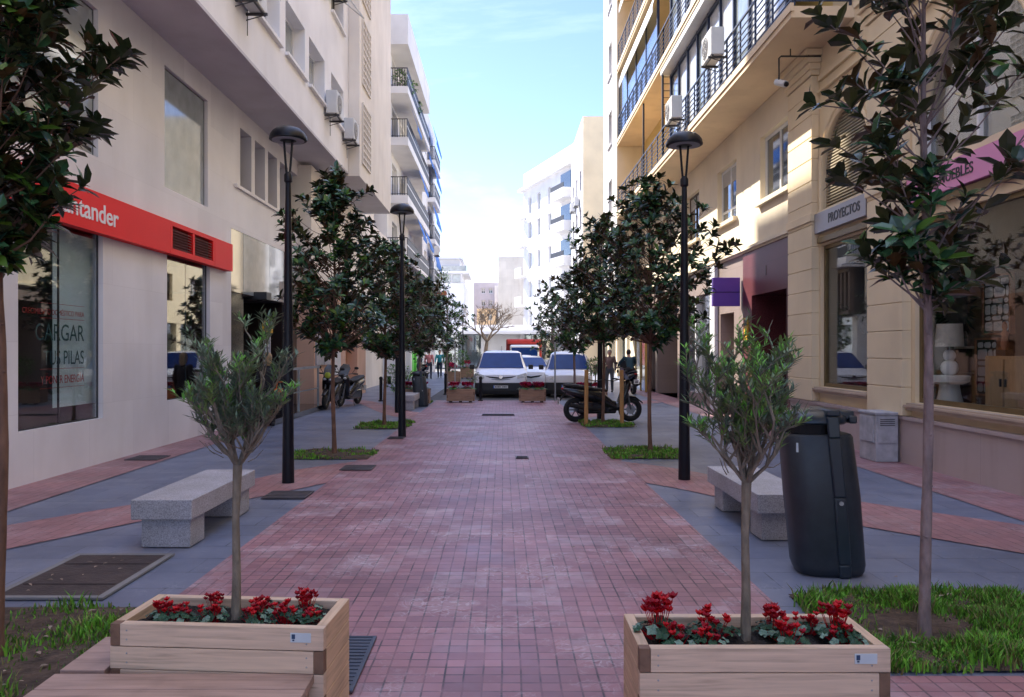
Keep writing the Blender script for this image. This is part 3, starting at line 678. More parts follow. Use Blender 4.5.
for k, y in enumerate((39.3, 42.5, 45.5, 48.2, 51.2, 54.5, 57.6)):
    mb.box(-5.85, -5.35, y, y + .55, 0, 3.5, 'far_white' if k != 3 else 'green_shop')
mb.box(-5.8, -5.6, 39.3, 60.5, 0.0, .4, 'far_white'); mb.build('shopfront', Bc, True)
mb = MB(); mb.box(-5.7, -5.66, 39.4, 60.4, .4, 3.4, 'clear_glass'); mb.build('shop_window', Bc, True)
mb = MB(); mb.box(-5.55, -5.45, 47.0, 48.2, .1, 3.1, 'green_shop'); mb.box(-5.55, -5.3, 49.2, 50.6, 2.4, 3.1, 'green_shop'); mb.build('shop_panel', Bc, True)

Bd = thing('corner_building', 'narrow white block beyond the stacked balconies, with short balconies and hanging greenery', 'building', (-6, 56, 0))
mb = MB(); Fd = FL(-5.25); op = [(y, y + 1.5, z, z + 1.9, .25) for z in (6.5, 9.5, 12.4, 15.0) for y in (52.2, 55.2, 58.0)]
facade(mb, Fd, 50.95, 60.7, 5.99, 18.2, op, .25, 'far_white')
mb.quad((-5.25, 60.7, 0), (-14, 60.7, 0), (-14, 60.7, 18.2), (-5.25, 60.7, 18.2), 'far_white'); mb.quad((-14, 50.95, 18.2), (-5.25, 50.95, 18.2), (-5.25, 60.7, 18.2), (-14, 60.7, 18.2), 'far_white')
mb.quad((-14, 50.95, 0), (-5.25, 50.95, 0), (-5.25, 50.95, 18.2), (-14, 50.95, 18.2), 'far_white')
mb.build('wall', Bd, True)
for o in op: window(Bd, Fd, o[0], o[1], o[2], o[3], .24, 'frame_white', 'pane_dark', 2, .07)
for z in (6.1, 9.1, 12.0, 14.6):
    mb = MB(); mb.box(-5.247, -4.7, 54.4, 59.2, z, z + .3, 'far_white'); mb.build('balcony_slab', Bd, True)
    railing(Bd, FL(-4.75), 54.45, 59.15, z + .3, .95, 0, 'rail_dark', 'rail_dark'); railing(Bd, FC(54.45), -5.23, -4.75, z + .3, .95, 0, 'rail_dark', step=.12)
    awning(Bd, FL(-4.9), 54.5, 58.9, z + 2.7, 1.1, .3)

# ------------------------------------------------------------------ right: cream building
Bf = thing('cream_building', 'cream arcaded building on the right with arches, shop windows and a long railed balcony', 'building', (6.1, 18, 0))
F = FRt(6.1)
def arch_fill(mb, F, uc, r, vs, vt, m, depth, n=18):
    """spandrels and curved reveal of an arch in a hole that runs up to vt = vs + r"""
    P = [(uc - r * math.cos(pi * k / n), vs + r * math.sin(pi * k / n)) for k in range(n + 1)]
    for k in range(n):
        (a, b), (c, d) = P[k], P[k + 1]
        mb.quad(F.p(a, b), F.p(c, d), F.p(c, vt), F.p(a, vt), m)
        mb.quad(F.p(a, b), F.p(a, b, -depth), F.p(c, d, -depth), F.p(c, d), m)
mb = MB()
A1 = (14.0, 1.0, 5.05); A2 = (10.25, 1.32, 5.0)
holes = [(-12.95, -15.05, 1.0, 3.7, .14), (-8.95, -11.6, .92, 3.6, .14), (-13.0, -15.0, 4.35, 6.05, .2), (-8.93, -11.57, 4.35, 6.32, .2), (-2.2, -6.0, .92, 3.6, .14)]
facade(mb, F, -16.4, 8.0, 0, 7.5, holes, .14, 'yellow_stone')
arch_fill(mb, F, -14.0, 1.0, 5.05, 6.05, 'yellow_stone', .2); arch_fill(mb, F, -10.25, 1.32, 5.0, 6.32, 'yellow_stone', .2)
facade(mb, F, -14.5, 8.0, 7.5, 20.5, [(-y - 1.2, -y, z, z + 1.9, .25) for z in (8.2, 11.4, 14.6) for y in (4.0, 7.6, 11.4)], .25, 'yellow_stone')
Wn = [(16.6, 18.6), (20.5, 22.3), (24.4, 26.1), (28.4, 29.9), (31.6, 33.0)]
facade(mb, F, -34.4, -16.4, 4.2, 7.5, [(-b, -a, 5.2, 6.72, .2) for a, b in Wn], .28, 'yellow_wall')
facade(mb, F, -34.4, -14.5, 7.5, 20.5, [], .1, 'deep_yellow')
mb.quad((6.1, -8, 20.5), (14, -8, 20.5), (14, 39, 20.5), (6.1, 39, 20.5), 'yellow_wall')
mb.quad((6.1, -8, 0), (14, -8, 0), (14, -8, 20.5), (6.1, -8, 20.5), 'yellow_wall')
mb.build('wall', Bf, True)
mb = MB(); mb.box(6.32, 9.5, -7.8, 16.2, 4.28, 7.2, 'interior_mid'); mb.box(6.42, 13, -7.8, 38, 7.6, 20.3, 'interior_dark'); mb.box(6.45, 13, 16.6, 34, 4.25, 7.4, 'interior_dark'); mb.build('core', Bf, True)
for a, b, c, d, dp in (holes[0], holes[1], holes[4]): window(Bf, F, a, b, c, d, .12, 'frame_bronze', 'shop_glass', 1, .07)
for a, b in ((12.9, 15.1), (8.9, 11.65), (2.1, 6.1)):
    mb = MB()
    z = 1.0 if a > 12 else .92
    mb.box(5.99, 6.098, a, b, z - .11, z - .005, 'sill_stone'); mb.box(5.96, 6.098, a - .03, b + .03, z - .06, z - .03, 'sill_stone')
    mb.build('sill', Bf, True)
mb = MB(); mb.box(6.0, 6.098, -8, 16.38, 0, .66, 'plinth_granite'); mb.box(5.97, 6.098, -8, 16.38, .661, .71, 'plinth_granite'); mb.build('plinth', Bf, True)
for y0, y1 in ((11.7, 12.82), (15.12, 16.38), (7.65, 8.85)):
    mb = MB(); z = .72; top = 4.15
    while z < 7.0:
        h = .425; mb.box(5.95, 6.098, y0, y1, z, min(z + h, 7.0) - .014, 'yellow_stone'); z += h
    mb.box(5.965, 6.098, y0 + .01, y1 - .01, .72, 6.98, 'yellow_stone')
    mb.box(5.92, 6.098, y0 - .03, y1 + .03, 4.18, 4.34, 'yellow_stone')
    for k, (e, zz) in enumerate(((.03, 7.0), (.07, 7.1), (.12, 7.22), (.16, 7.34))): mb.box(5.95 - e, 6.098, y0 - e, y1 + e, zz, zz + .12, 'yellow_stone')
    mb.build('pilaster', Bf, True, bevel=.006, segs=1)
mb = MB()   # mouldings: panel lines and arch trims
for uc, r, vs in ((-14.0, 1.0, 5.05), (-10.25, 1.32, 5.0)):
    for rr, dd in ((r + .02, .05), (r + .14, .03)):
        pts = [(uc - rr, 4.36)] + [(uc - rr * math.cos(pi * k / 20), vs + rr * math.sin(pi * k / 20)) for k in range(21)] + [(uc + rr, 4.36)]
        mb.tube([F.p(a, b, 0.0) for a, b in pts], dd, 'yellow_stone', 6)
for a, b in ((12.9, 15.05), (8.9, 11.65)):
    mb.box(6.03, 6.098, a, b, 6.62, 6.66, 'yellow_stone'); mb.box(6.04, 6.098, a, b, 6.85, 6.95, 'yellow_stone'); mb.box(6.02, 6.098, a, b, 4.26, 4.345, 'yellow_stone'); mb.box(6.03, 6.098, a, b, 3.74, 3.84, 'frame_bronze')
mb.build('moulding', Bf, True)
mb = MB()
mb.fbox(F, -15.0, -13.0, 4.36, 6.05, -.19, -.17, 'interior_mid')
k = 0; z = 4.4
while z < 6.0:
    hw = 1.0 if z < 5.05 else math.sqrt(max(0.02, 1 - (z - 5.05) ** 2)); 
    mb.fbox(F, -14 - hw + .03, -14 + hw - .03, z, z + .022, -.14, -.07, 'louver_tan'); z += .055
mb.build('louvred_shutter', Bf, True)
mb = MB(); mb.fbox(F, -11.55, -8.95, 4.37, 6.3, -.19, -.17, 'clear_glass')
for u in (-11.5, -10.25, -9.0): mb.fbox(F, u - .03, u + .03, 4.37, 6.3 if u == -10.25 else 5.2, -.165, -.11, 'frame_white')
mb.build('arched_pane', Bf, True)
# portal
mb = MB(); hp = [(-19.1, -16.75, 0, 3.02, .9)]
facade(mb, FRt(6.06), -19.8, -16.42, 0, 4.12, hp, .9, 'red_granite', 'red_granite_plain')
mb.quad((6.06, 19.8, 0), (6.06, 19.8, 4.12), (6.2, 19.8, 4.12), (6.2, 19.8, 0), 'red_granite')
mb.build('portal', Bf, True)
mb = MB(); mb.box(6.95, 7.0, 16.7, 19.15, 0, 3.02, 'door_dark')
for y in (16.8, 17.9, 19.0): mb.box(6.88, 6.95, y, y + .08, 0, 3.0, 'door_dark')
mb.box(6.88, 6.949, 16.88, 19.0, 2.1, 2.2, 'door_dark'); d = mb.build('door', Bf, True)
mb = MB(); mb.box(6.82, 6.86, 17.98, 18.02, .9, 1.5, 'steel'); mb.build('handle', d, True)
text('1', 'house_number', FRt(6.06), -18.15, 3.42, .004, .34, 'letters_black', Bf)
mb = MB(); mb.box(6.02, 6.058, 19.35, 19.6, 1.95, 2.5, 'yellow_box'); mb.box(6.015, 6.02, 19.38, 19.57, 2.3, 2.45, 'letters_black'); mb.build('notice_plate', Bf, True)
# cornice
mb = MB(); mb.box(5.98, 6.098, 16.42, 34.3, 4.17, 4.24, 'yellow_wall'); mb.box(6.03, 6.098, 16.42, 34.3, 4.12, 4.168, 'yellow_wall'); mb.build('cornice', Bf, True)
# ground floor shops
mb = MB()
facade(mb, FRt(6.1), -34.4, -19.82, 0, 4.2, [(-22.0, -20.7, 0, 2.7, .9), (-26.8, -22.9, .35, 3.4, .2), (-31.0, -27.4, 0, 3.6, 1.2), (-33.9, -31.4, 0, 3.4, .6)], .3, 'brown_stone')
mb.build('shopfront_wall', Bf, True)
mb = MB(); mb.box(6.0, 6.098, 22.25, 22.75, 0, 4.1, 'frame_white'); mb.build('shop_pilaster', Bf, True)
mb = MB(); mb.box(6.25, 6.29, 22.9, 26.8, .35, 3.4, 'shop_glass'); mb.box(6.1, 6.3, 24.8, 24.9, .35, 3.4, 'frame_white'); mb.build('shop_window', Bf, True)
mb = MB(); mb.box(6.98, 7.0, 20.6, 22.1, 0, 2.75, 'interior_dark'); mb.box(6.5, 6.52, 20.7, 21.4, 1.9, 2.6, 'curtain'); mb.box(7.3, 7.4, 27.3, 34, 0, 3.7, 'door_dark'); mb.box(6.9, 7, 22.6, 27, 0, 3.6, 'interior_mid'); mb.build('doorway', Bf, True)
mb = MB()
for y in (31.45, 32.6, 33.8): mb.box(5.7, 5.78, y, y + .09, 0, 2.6, 'frame_gold')
mb.box(5.7, 5.78, 31.45, 33.9, 2.6, 2.72, 'frame_gold'); mb.box(5.72, 6.05, 33.8, 33.88, 2.5, 2.6, 'frame_gold'); mb.box(5.73, 5.75, 31.5, 33.8, .05, 2.6, 'clear_glass'); mb.build('glazed_porch', Bf, True)
# upper windows
for a, b in Wn: window(Bf, F, -b, -a, 5.2, 6.72, .18, 'frame_white' if a > 20 and a < 21 or a < 17 else 'shutter_brown', 'pane_dark', 2, .07, sill=.08, hbar=5.55 if a > 17 else None)
for a, b in Wn:
    mb = MB(); mb.box(5.99, 6.098, a - .08, b + .08, 5.09, 5.195, 'yellow_wall'); mb.build('sill', Bf, True)
for z in (8.2, 11.4, 14.6):
    for y in (4.0, 7.6, 11.4): window(Bf, F, -y - 1.2, -y, z, z + 1.9, .24, 'shutter_brown', 'pane_dark', 2, .07)
# balconies
for k, z in enumerate((7.47, 10.62, 13.8, 17.0)):
    mb = MB(); mb.box(5.0, 6.097, 13.6, 34.38, z, z + .2, 'soffit_yellow'); mb.box(4.97, 5.03, 13.56, 34.39, z + .1, z + .24, 'yellow_wall' if k else 'soffit_yellow'); mb.build('balcony_slab', Bf, True)
    railing(Bf, FRt(5.05), -24.7, -13.7, z + .24, 1.0, 0, 'rail_blue', horiz=6, step=.95)
    railing(Bf, FRt(5.05), -34.3, -24.7, z + .24, 1.0, 0, 'rail_blue', horiz=6, step=.95)
    railing(Bf, FC(13.65), 5.07, 6.05, z + .24, 1.0, 0, 'rail_blue', horiz=6, step=.5)
for z in (7.71, 10.86):
    for k in range(9):
        y = 14.75 + k * 1.13
        if z > 8 and k < 3: continue
        mb = MB(); mb.box(5.36, 5.40, y + .04, y + 1.05, z + .02, z + 2.6, 'pane_white' if k % 3 != 2 else 'pane_pale'); mb.build('glazed_panel', Bf, True)
    mb = MB()
    for k in range(10): y = 14.7 + k * 1.13; mb.box(5.3, 5.44, y - .04, y + .04, z, z + 2.72, 'rail_blue')
    mb.box(5.3, 5.44, 14.66, 24.95, z + 2.62, z + 2.7, 'rail_blue'); mb.build('glazing_frame', Bf, True)
    mb = MB(); mb.box(5.02, 5.44, 14.66, 25.0, z + 2.72, z + 2.9, 'frame_white'); mb.build('blind_box', Bf, True)
mb = MB()
for y in (24.9, 28.3): mb.box(5.05, 5.11, y, y + .06, 7.71, 10.6, 'rail_dark')
for k in range(12): mb.box(5.09, 6.08, 24.9, 24.93, 7.95 + k * .22, 7.965 + k * .22, 'rail_dark')
for x in (5.4, 5.75): mb.box(x, x + .02, 24.9, 24.93, 7.71, 10.5, 'rail_dark')
mb.build('trellis', Bf, True)
mb = MB()
for k in range(4): mb.box(5.12, 5.16, 26.0 + 2.1 * k, 28.0 + 2.1 * k, 10.95, 13.3, 'clear_glass')
for k in range(5): mb.box(5.1, 5.18, 25.93 + 2.1 * k, 26.0 + 2.1 * k, 10.86, 13.6, 'rail_blue')
mb.build('glass_screen', Bf, True)
for z in (13.55, 16.75):
    awning(Bf, FRt(5.1), -33.5, -26, z, .45, .15, 'frame_white')
# end tower
mb = MB(); Ft = FRt(5.0)
tw = [(-37.2, -36.0, z, z + 1.6, .25) for z in (4.8, 8.0, 11.2, 14.4, 17.6)]
facade(mb, Ft, -39.0, -34.42, 3.1, 22, tw, .25, 'far_white')
mb.quad((5.0, 34.42, 3.1), (6.2, 34.42, 3.1), (6.2, 34.42, 22), (5.0, 34.42, 22), 'yellow_wall'); mb.box(5.003, 14, 34.43, 38.99, 3.0, 3.1, 'yellow_wall'); mb.box(6.3, 14, 34.43, 38.99, 0, 21.9, 'yellow_wall')
mb.quad((5.0, 39, 3.1), (5, 39, 22), (14, 39, 22), (14, 39, 3.1), 'far_white')
mb.build('end_bay', Bf, True)
for o in tw: window(Bf, Ft, o[0], o[1], o[2], o[3], .24, 'shutter_brown', 'pane_dark', 2, .07, sill=.08)
# signs
sp = thing('shop_sign', 'grey metal shop sign under the small louvred arch, black letters', 'sign', (6.05, 14, 3.93))
mb = MB(); mb.box(5.99, 6.098, 12.95, 15.08, 3.93, 4.3, 'sign_grey'); mb.build('board', sp, True)
text('PROYECTOS', 'lettering', FRt(5.99), -14.45, 4.05, .003, .235, 'letters_black', sp, sx=.98, spacing=1.0, bold=.004)
sp = thing('shop_sign', 'pink shop sign with black letters above the wide display window', 'sign', (6.05, 10.2, 3.65))
mb = MB(); mb.box(5.98, 6.098, 8.9, 11.62, 3.86, 4.24, 'sign_pink'); mb.build('board', sp, True)
text('MUEBLES', 'lettering', FRt(5.98), -10.75, 3.97, .003, .2, 'letters_black', sp, sx=.98, bold=.002)
sp = thing('shop_sign', 'purple box sign projecting from the wall beside the red portal', 'sign', (5.7, 20.2, 2.8))
mb = MB(); mb.box(5.36, 6.05, 20.0, 20.16, 2.82, 3.55, 'sign_purple'); mb.box(5.355, 6.052, 19.99, 20.17, 3.17, 3.185, 'navy_metal'); mb.build('board', sp, True, bevel=.01)

# camera on a bracket
cm = thing('security_camera', 'white security camera hanging from a bent pipe under the balcony soffit', 'camera', (5.6, 15.0, 7.3))
mb = MB(); mb.tube([(6.08, 15.0, 7.32), (5.32, 15.0, 7.32), (5.28, 15.0, 7.28), (5.28, 15.0, 6.85)], .017, 'cable', 8)
for p in ((5.85, 15.0), (5.5, 15.0)): mb.tube([(p[0], p[1], 7.32), (p[0], p[1], 7.46)], .012, 'cable', 6)
mb.build('bracket', cm, True, smooth=40)
mb = MB(); mb.tube([(5.27, 15.1, 6.86), (5.36, 14.86, 6.74)], [.065, .065], 'ac_white', 12); mb.tube([(5.36, 14.86, 6.74), (5.371, 14.83, 6.725)], .045, 'bin_hole', 12); mb.build('camera_body', cm, True, smooth=40)

# ------------------------------------------------------------------ far right
Bk = thing('side_building', 'low cream building set back beyond the cream arcade, with a blue shop fascia', 'building', (7.6, 50, 0))
mb = MB(); Fk = FRt(7.4); op = [(-y - 1.4, -y, z, z + 1.6, .25) for z in (4.6, 7.6) for y in (41, 45, 49, 53)]
facade(mb, Fk, -59.5, -39.1, 3.4, 11, op, .25, 'far_cream'); mb.box(7.8, 14, 39.2, 59.4, 0, 10.9, 'far_cream')
mb.quad((7.4, 39.1, 3.4), (14, 39.1, 3.4), (14, 39.1, 11), (7.4, 39.1, 11), 'far_cream'); mb.box(7.4, 7.8, 39.1, 59.5, 3.3, 3.4, 'far_cream')
for y in (39.2, 43, 47, 51, 55, 58.8): mb.box(7.42, 7.85, y, y + .6, 0, 3.3, 'far_cream')
mb.build('wall', Bk, True)
for o in op: window(Bk, Fk, *o[:4], .24, 'shutter_brown', 'pane_dark', 2, .07)
mb = MB(); mb.box(7.3, 7.398, 39.5, 42.5, 3.42, 4.0, 'blue_plastic'); mb.box(7.25, 7.398, 50.4, 58, 3.42, 4.0, 'yellow_box'); mb.build('fascia', Bk, True)
mb = MB(); mb.box(7.6, 7.64, 39.4, 59, 0, 3.3, 'clear_glass'); mb.build('shop_window', Bk, True)

Bg = thing('apartment_building', 'tall cream block on the right, its blank wall towards us', 'building', (6.2, 65, 0))
mb = MB(); Fg = FRt(6.12); op = [(-y - 1.6, -y, z, z + 1.7, .3) for z in (2.2, 5.2, 8.2, 11.2, 14.2) for y in (61.0, 64.2, 67.2)]
facade(mb, Fg, -70, -60, 0, 19.6, op, .3, 'far_white'); mb.quad((6.12, 60, 0), (16, 60, 0), (16, 60, 19.6), (6.12, 60, 19.6), 'far_cream')
mb.quad((6.12, 60, 19.6), (16, 60, 19.6), (16, 70, 19.6), (6.12, 70, 19.6), 'far_cream'); mb.quad((6.12, 70, 0), (6.12, 70, 19.6), (16, 70, 19.6), (16, 70, 0), 'far_white'); mb.quad((16, 60, 0), (16, 70, 0), (16, 70, 19.6), (16, 60, 19.6), 'far_white')
mb.build('wall', Bg, True)
for o in op: window(Bg, Fg, *o[:4], .28, 'frame_dark', 'pane_dark', 2, .08)

def angled(name, label, p0, p1, h, m, rows, cols, wz=1.5, ww=1.1, inset=None, back=12, v0=0.0, pm='pane_pale', skip=()):
    """block whose front runs from p0 to p1 (left to right for someone facing it)"""
    p0 = Vector((*p0, 0)); p1 = Vector((*p1, 0)); U = (p1 - p0); L = U.length; Fx = Fr(p0, U)
    B = thing(name, label, 'building', tuple(p0))
    mb = MB(); op = []
    for r in rows:
        for c in cols:
            if (r, c) in skip: continue
            op.append((c - ww / 2, c + ww / 2, r, r + wz, .25))
    facade(mb, Fx, 0, L, v0, h, op, .25, m); p = Fx.p
    mb.quad(p(0, v0, -back), p(0, v0), p(0, h), p(0, h, -back), m); mb.quad(p(L, v0), p(L, v0, -back), p(L, h, -back), p(L, h), m)
    mb.quad(p(0, h), p(L, h), p(L, h, -back), p(0, h, -back), m); mb.quad(p(0, v0, -back), p(0, h, -back), p(L, h, -back), p(L, v0, -back), m)
    if v0 > 0: mb.quad(p(0, v0), p(0, v0, -back), p(L, v0, -back), p(L, v0), m)
    mb.build('wall', B, True)
    for o in op: window(B, Fx, *o[:4], .24, 'frame_white', pm, 2, .07)
    return B, Fx, L
Bh, Fh, Lh = angled('apartment_building', 'large white block standing at an angle right of the street end, with corner balconies', (2.2, 84), (6.5, 71), 20.5, 'far_white', (4.2, 7.2, 10.2, 13.4, 16.0), (2.0, 4.6, 7.6), 1.7, .9)
mb = MB(); mb.fbox(Fh, -.5, Lh, 18.6, 18.9, -1, .5, 'far_white'); mb.build('eaves', Bh, True)
for z in (3.2, 6.3, 9.4, 12.6, 15.6):
    mb = MB(); mb.fbox(Fh, 10.2, 13.4, z, z + .9, .003, 1.0, 'far_white'); mb.build('balcony', Bh, True)
    mb = MB(); mb.fbox(Fh, 10.5, 12.9, z + 1.0, z + 2.6, .003, .06, 'pane_dark'); mb.build('balcony_door', Bh, True)
    mb = MB(); mb.fbox(Fh, 10.25, 13.3, z + .92, z + 1.35, .92, .98, 'rail_dark'); mb.build('railing', Bh, True)
    mb = MB(); mb.fbox(Fh, -1.2, .8, z, z + .2, -1.0, .6, 'far_white'); mb.fbox(Fh, -1.2, .8, z + .2, z + 1.1, .55, .6, 'far_white'); mb.build('balcony', Bh, True)
Bi, Fi, Li = angled('apartment_building', 'plain beige end wall seen between the angled white block and the small far houses', (-.6, 100), (3.6, 100), 13.6, 'far_beige', (), ())
Be, Fe, Le = angled('apartment_building', 'white house with a stepped glazed roof terrace at the left end of the street', (-9.5, 82), (-4.1, 82), 8.7, 'far_white', (), ())
mb = MB(); mb.box(-9.4, -4.3, 82.2, 90, 8.72, 9.7, 'far_white'); mb.box(-9.5, -3.6, 81.8, 90, 9.7, 9.95, 'far_white'); mb.box(-8.8, -4.6, 83, 90, 9.95, 11.3, 'far_white'); mb.box(-9.3, -4.3, 82.5, 91, 11.3, 11.5, 'far_white'); mb.box(-9.3, -3.8, 81.85, 81.9, 9.96, 10.5, 'pane_pale'); mb.build('roof_terrace', Be, True)
for k in range(5):
    mb = MB(); mb.box(-9.2 + k * .98, -8.4 + k * .98, 82.1, 82.18, 8.8, 9.6, 'pane_pale'); mb.build('window', Be, True)
Bj, Fj, Lj = angled('apartment_building', 'small mauve grey house with a flat roof, far behind the bare tree', (-4.3, 115), (-.7, 115), 11.6, 'far_mauve', (8.2, 10.0), (1.4, 2.5), .8, .6, pm='pane_dark')
Bo, Fo, Lo = angled('apartment_building', 'low orange house low behind the branches of the bare tree', (-3.6, 108), (-1.0, 108), 7.4, 'far_orange', (3.6, 5.8), (.7, 1.8), .9, .6, pm='pane_dark')
Bw, Fw, Lw = angled('apartment_building', 'narrow white house with dark balconies between the mauve house and the beige wall', (-1.2, 112), (1.2, 112), 10.9, 'far_white', (4.0, 6.6, 9.0), (1.1,), 1.3, 1.1, pm='pane_dark')
# arcade across the end of the street
Bp = thing('arcade_building', 'long low white shop row closing the end of the street', 'building', (0, 76, 0))
mb = MB(); mb.box(-30, 30, 75, 81, 3.2, 4.1, 'far_white'); mb.box(-30, 30, 73.4, 75, 3.2, 3.45, 'far_white'); mb.box(-30, 30, 80.5, 81, 0, 3.2, 'far_white')
mb.build('upper_wall', Bp, True)
for k in range(16): mb = MB(); x = -28 + k * 3.7; mb.box(x, x + .45, 74.9, 75.3, 0, 3.2, 'far_white'); mb.build('column', Bp, True)
mb = MB()
mb.box(-1.6, 1.8, 75.4, 75.6, 0, 3.2, 'far_white'); mb.box(1.8, 30, 75.4, 75.6, 0, .8, 'far_white'); mb.build('rear_wall', Bp, True)
mb = MB(); mb.box(-30, 30, 76.0, 76.05, 0, 3.2, 'clear_glass'); mb.build('shop_window', Bp, True)

# ------------------------------------------------------------------ air conditioners
def make_ac():
    t = thing('air_conditioner', 'x', 'air conditioner', (0, 0, 0))   # local: faces -Y, back at y=.0
    mb = MB(); mb.box(-.42, .42, -.36, -.06, 0, .62, 'ac_white'); mb.build('casing', t, bevel=.02)
    mb = MB(); mb.lathe([(.25, 0), (.25, .012)], 'ac_dark', 20)
    for k in range(1, 6): pass
    me = MB()
    for k in range(18):
        a = 2 * pi * k / 18
        me.tube([(-.1 + .04 * math.cos(a), -.375, .31 + .04 * math.sin(a)), (-.1 + .24 * math.cos(a), -.375, .31 + .24 * math.sin(a))], .004, 'ac_white', 4)
    for r in (.08, .14, .2, .25):
        me.tube([(-.1 + r * math.cos(2 * pi * j / 24), -.378, .31 + r * math.sin(2 * pi * j / 24)) for j in range(25)], .004, 'ac_white', 4)
    c = [(-.1 + .25 * math.cos(2 * pi * j / 24), -.364, .31 + .25 * math.sin(2 * pi * j / 24)) for j in range(24)]
    me.poly(c, 'ac_dark'); me.build('fan_grille', t)
    mb = MB()
    for x in (-.3, .3): mb.box(x - .02, x + .02, -.4, 0, -.05, -.005, 'ac_dark'); mb.tube([(x, -.36, -.04), (x, 0, -.14)], .01, 'ac_dark', 6)
    mb.box(-.4, .4, -.34, -.3, -.03, -.004, 'ac_dark'); mb.build('bracket', t)
    mb = MB(); mb.tube([(.3, -.05, .15), (.36, .0, .05), (.36, .0, -.4)], .012, 'cable', 6); mb.build('pipe', t)
    return t
ac = make_ac(); used = False
for (x, y, z, rz, lab) in ((-4.8, 14.35, 8.0, 90, 'air conditioner nearest the camera on the white overhang, cut by the top edge'),
                           (-4.8, 21.4, 8.05, 90, 'air conditioner on a rusty bracket under the second overhang window from the far end'),
                           (-4.8, 23.75, 8.0, 90, 'air conditioner at the far lower corner of the white overhang'),
                           (-4.8, 21.9, 11.6, 90, 'air conditioner high on the overhang beside the folded awning frame'),
                           (5.0, 17.9, 8.3, -90, 'air conditioner outside the balcony rail, nearest on the cream building'),
                           (5.0, 22.0, 8.1, -90, 'air conditioner on the balcony rail farther from us'),
                           (5.0, 34.9, 6.2, -90, 'small air conditioner on the white end bay of the cream building')):
    place(ac, used, (x, y, z), R(rz), lab, 'air conditioners on the facades'); used = True
for k, (y, z) in enumerate(((62.9, 13.2), (66.1, 10.3), (62.9, 7.4), (66.1, 13.3), (62.9, 4.6))):
    place(ac, True, (6.12, y, z), R(-90), 'distant air conditioner on the street side of the tall cream block', 'air conditioners on the tall cream block', (1.2, 1.2, 1.2))
place(ac, True, (-4.76, 54.0, 8.2), R(90), 'air conditioner under a blue awning on the narrow white block', 'air conditioners on the facades')
# folded awning frame
aw = thing('awning_frame', 'folded white awning arms sticking out beside the high window', 'awning', (-4.8, 22.8, 12.0))
mb = MB(); mb.tube([(-4.8, 22.3, 12.3), (-4.15, 23.4, 11.6)], .03, 'frame_white', 6); mb.tube([(-4.8, 21.3, 11.55), (-4.15, 23.4, 11.6)], .02, 'steel', 6); mb.build('arm', aw, True)
mb = MB(); mb.tube([(-4.74, 20.9, 12.4), (-4.74, 23.7, 12.4)], .06, 'shutter_brown', 10); mb.build('roller', aw, True)
# ------------------------------------------------------------------ vegetation helpers
def leaf(mb, p, d, up, L, W, m, fine=True, bend=.18):
    d = d.normalized(); s = d.cross(up)
    if s.length < 1e-4: s = d.cross(Vector((1, .3, 0)))
    s.normalize(); n = s.cross(d)
    if not fine:
        mb.add([p, p + d * L * .45 + s * W * .5, p + d * L - n * L * bend, p + d * L * .45 - s * W * .5], [(0, 1, 2, 3)], m); return
    a = p + d * L * .33; b = p + d * L * .68 - n * L * bend * .4; t = p + d * L - n * L * bend
    u = n * W * .12
    mb.add([p, a + s * W * .42 + u, a, a - s * W * .42 + u, b + s * W * .47 + u, b, b - s * W * .47 + u, t],
           [(0, 1, 2), (0, 2, 3), (1, 4, 5, 2), (2, 5, 6, 3), (4, 7, 5), (5, 7, 6)], m)
def rosette(mb, p, d, n, L, W, mats, fine, rnd, spread=(.5, 1.25)):
    d = d.normalized(); a = d.cross(Vector((0, 0, 1)))
    if a.length < .05: a = Vector((1, 0, 0))
    a.normalize(); b = d.cross(a); o = rnd.random() * 6.28
    for k in range(n):
        q = o + k * 2.4; t = rnd.uniform(*spread)
        dd = d * math.cos(t) + (a * math.cos(q) + b * math.sin(q)) * math.sin(t)
        l = L * rnd.uniform(.65, 1.12)
        leaf(mb, p - d * rnd.uniform(0, .05) * (L / .15), dd, d + Vector((0, 0, .4)), l, W * l / L * rnd.uniform(.85, 1.15), mats[min(len(mats) - 1, int(rnd.random() ** 1.6 * len(mats)))], fine, rnd.uniform(.05, .35))
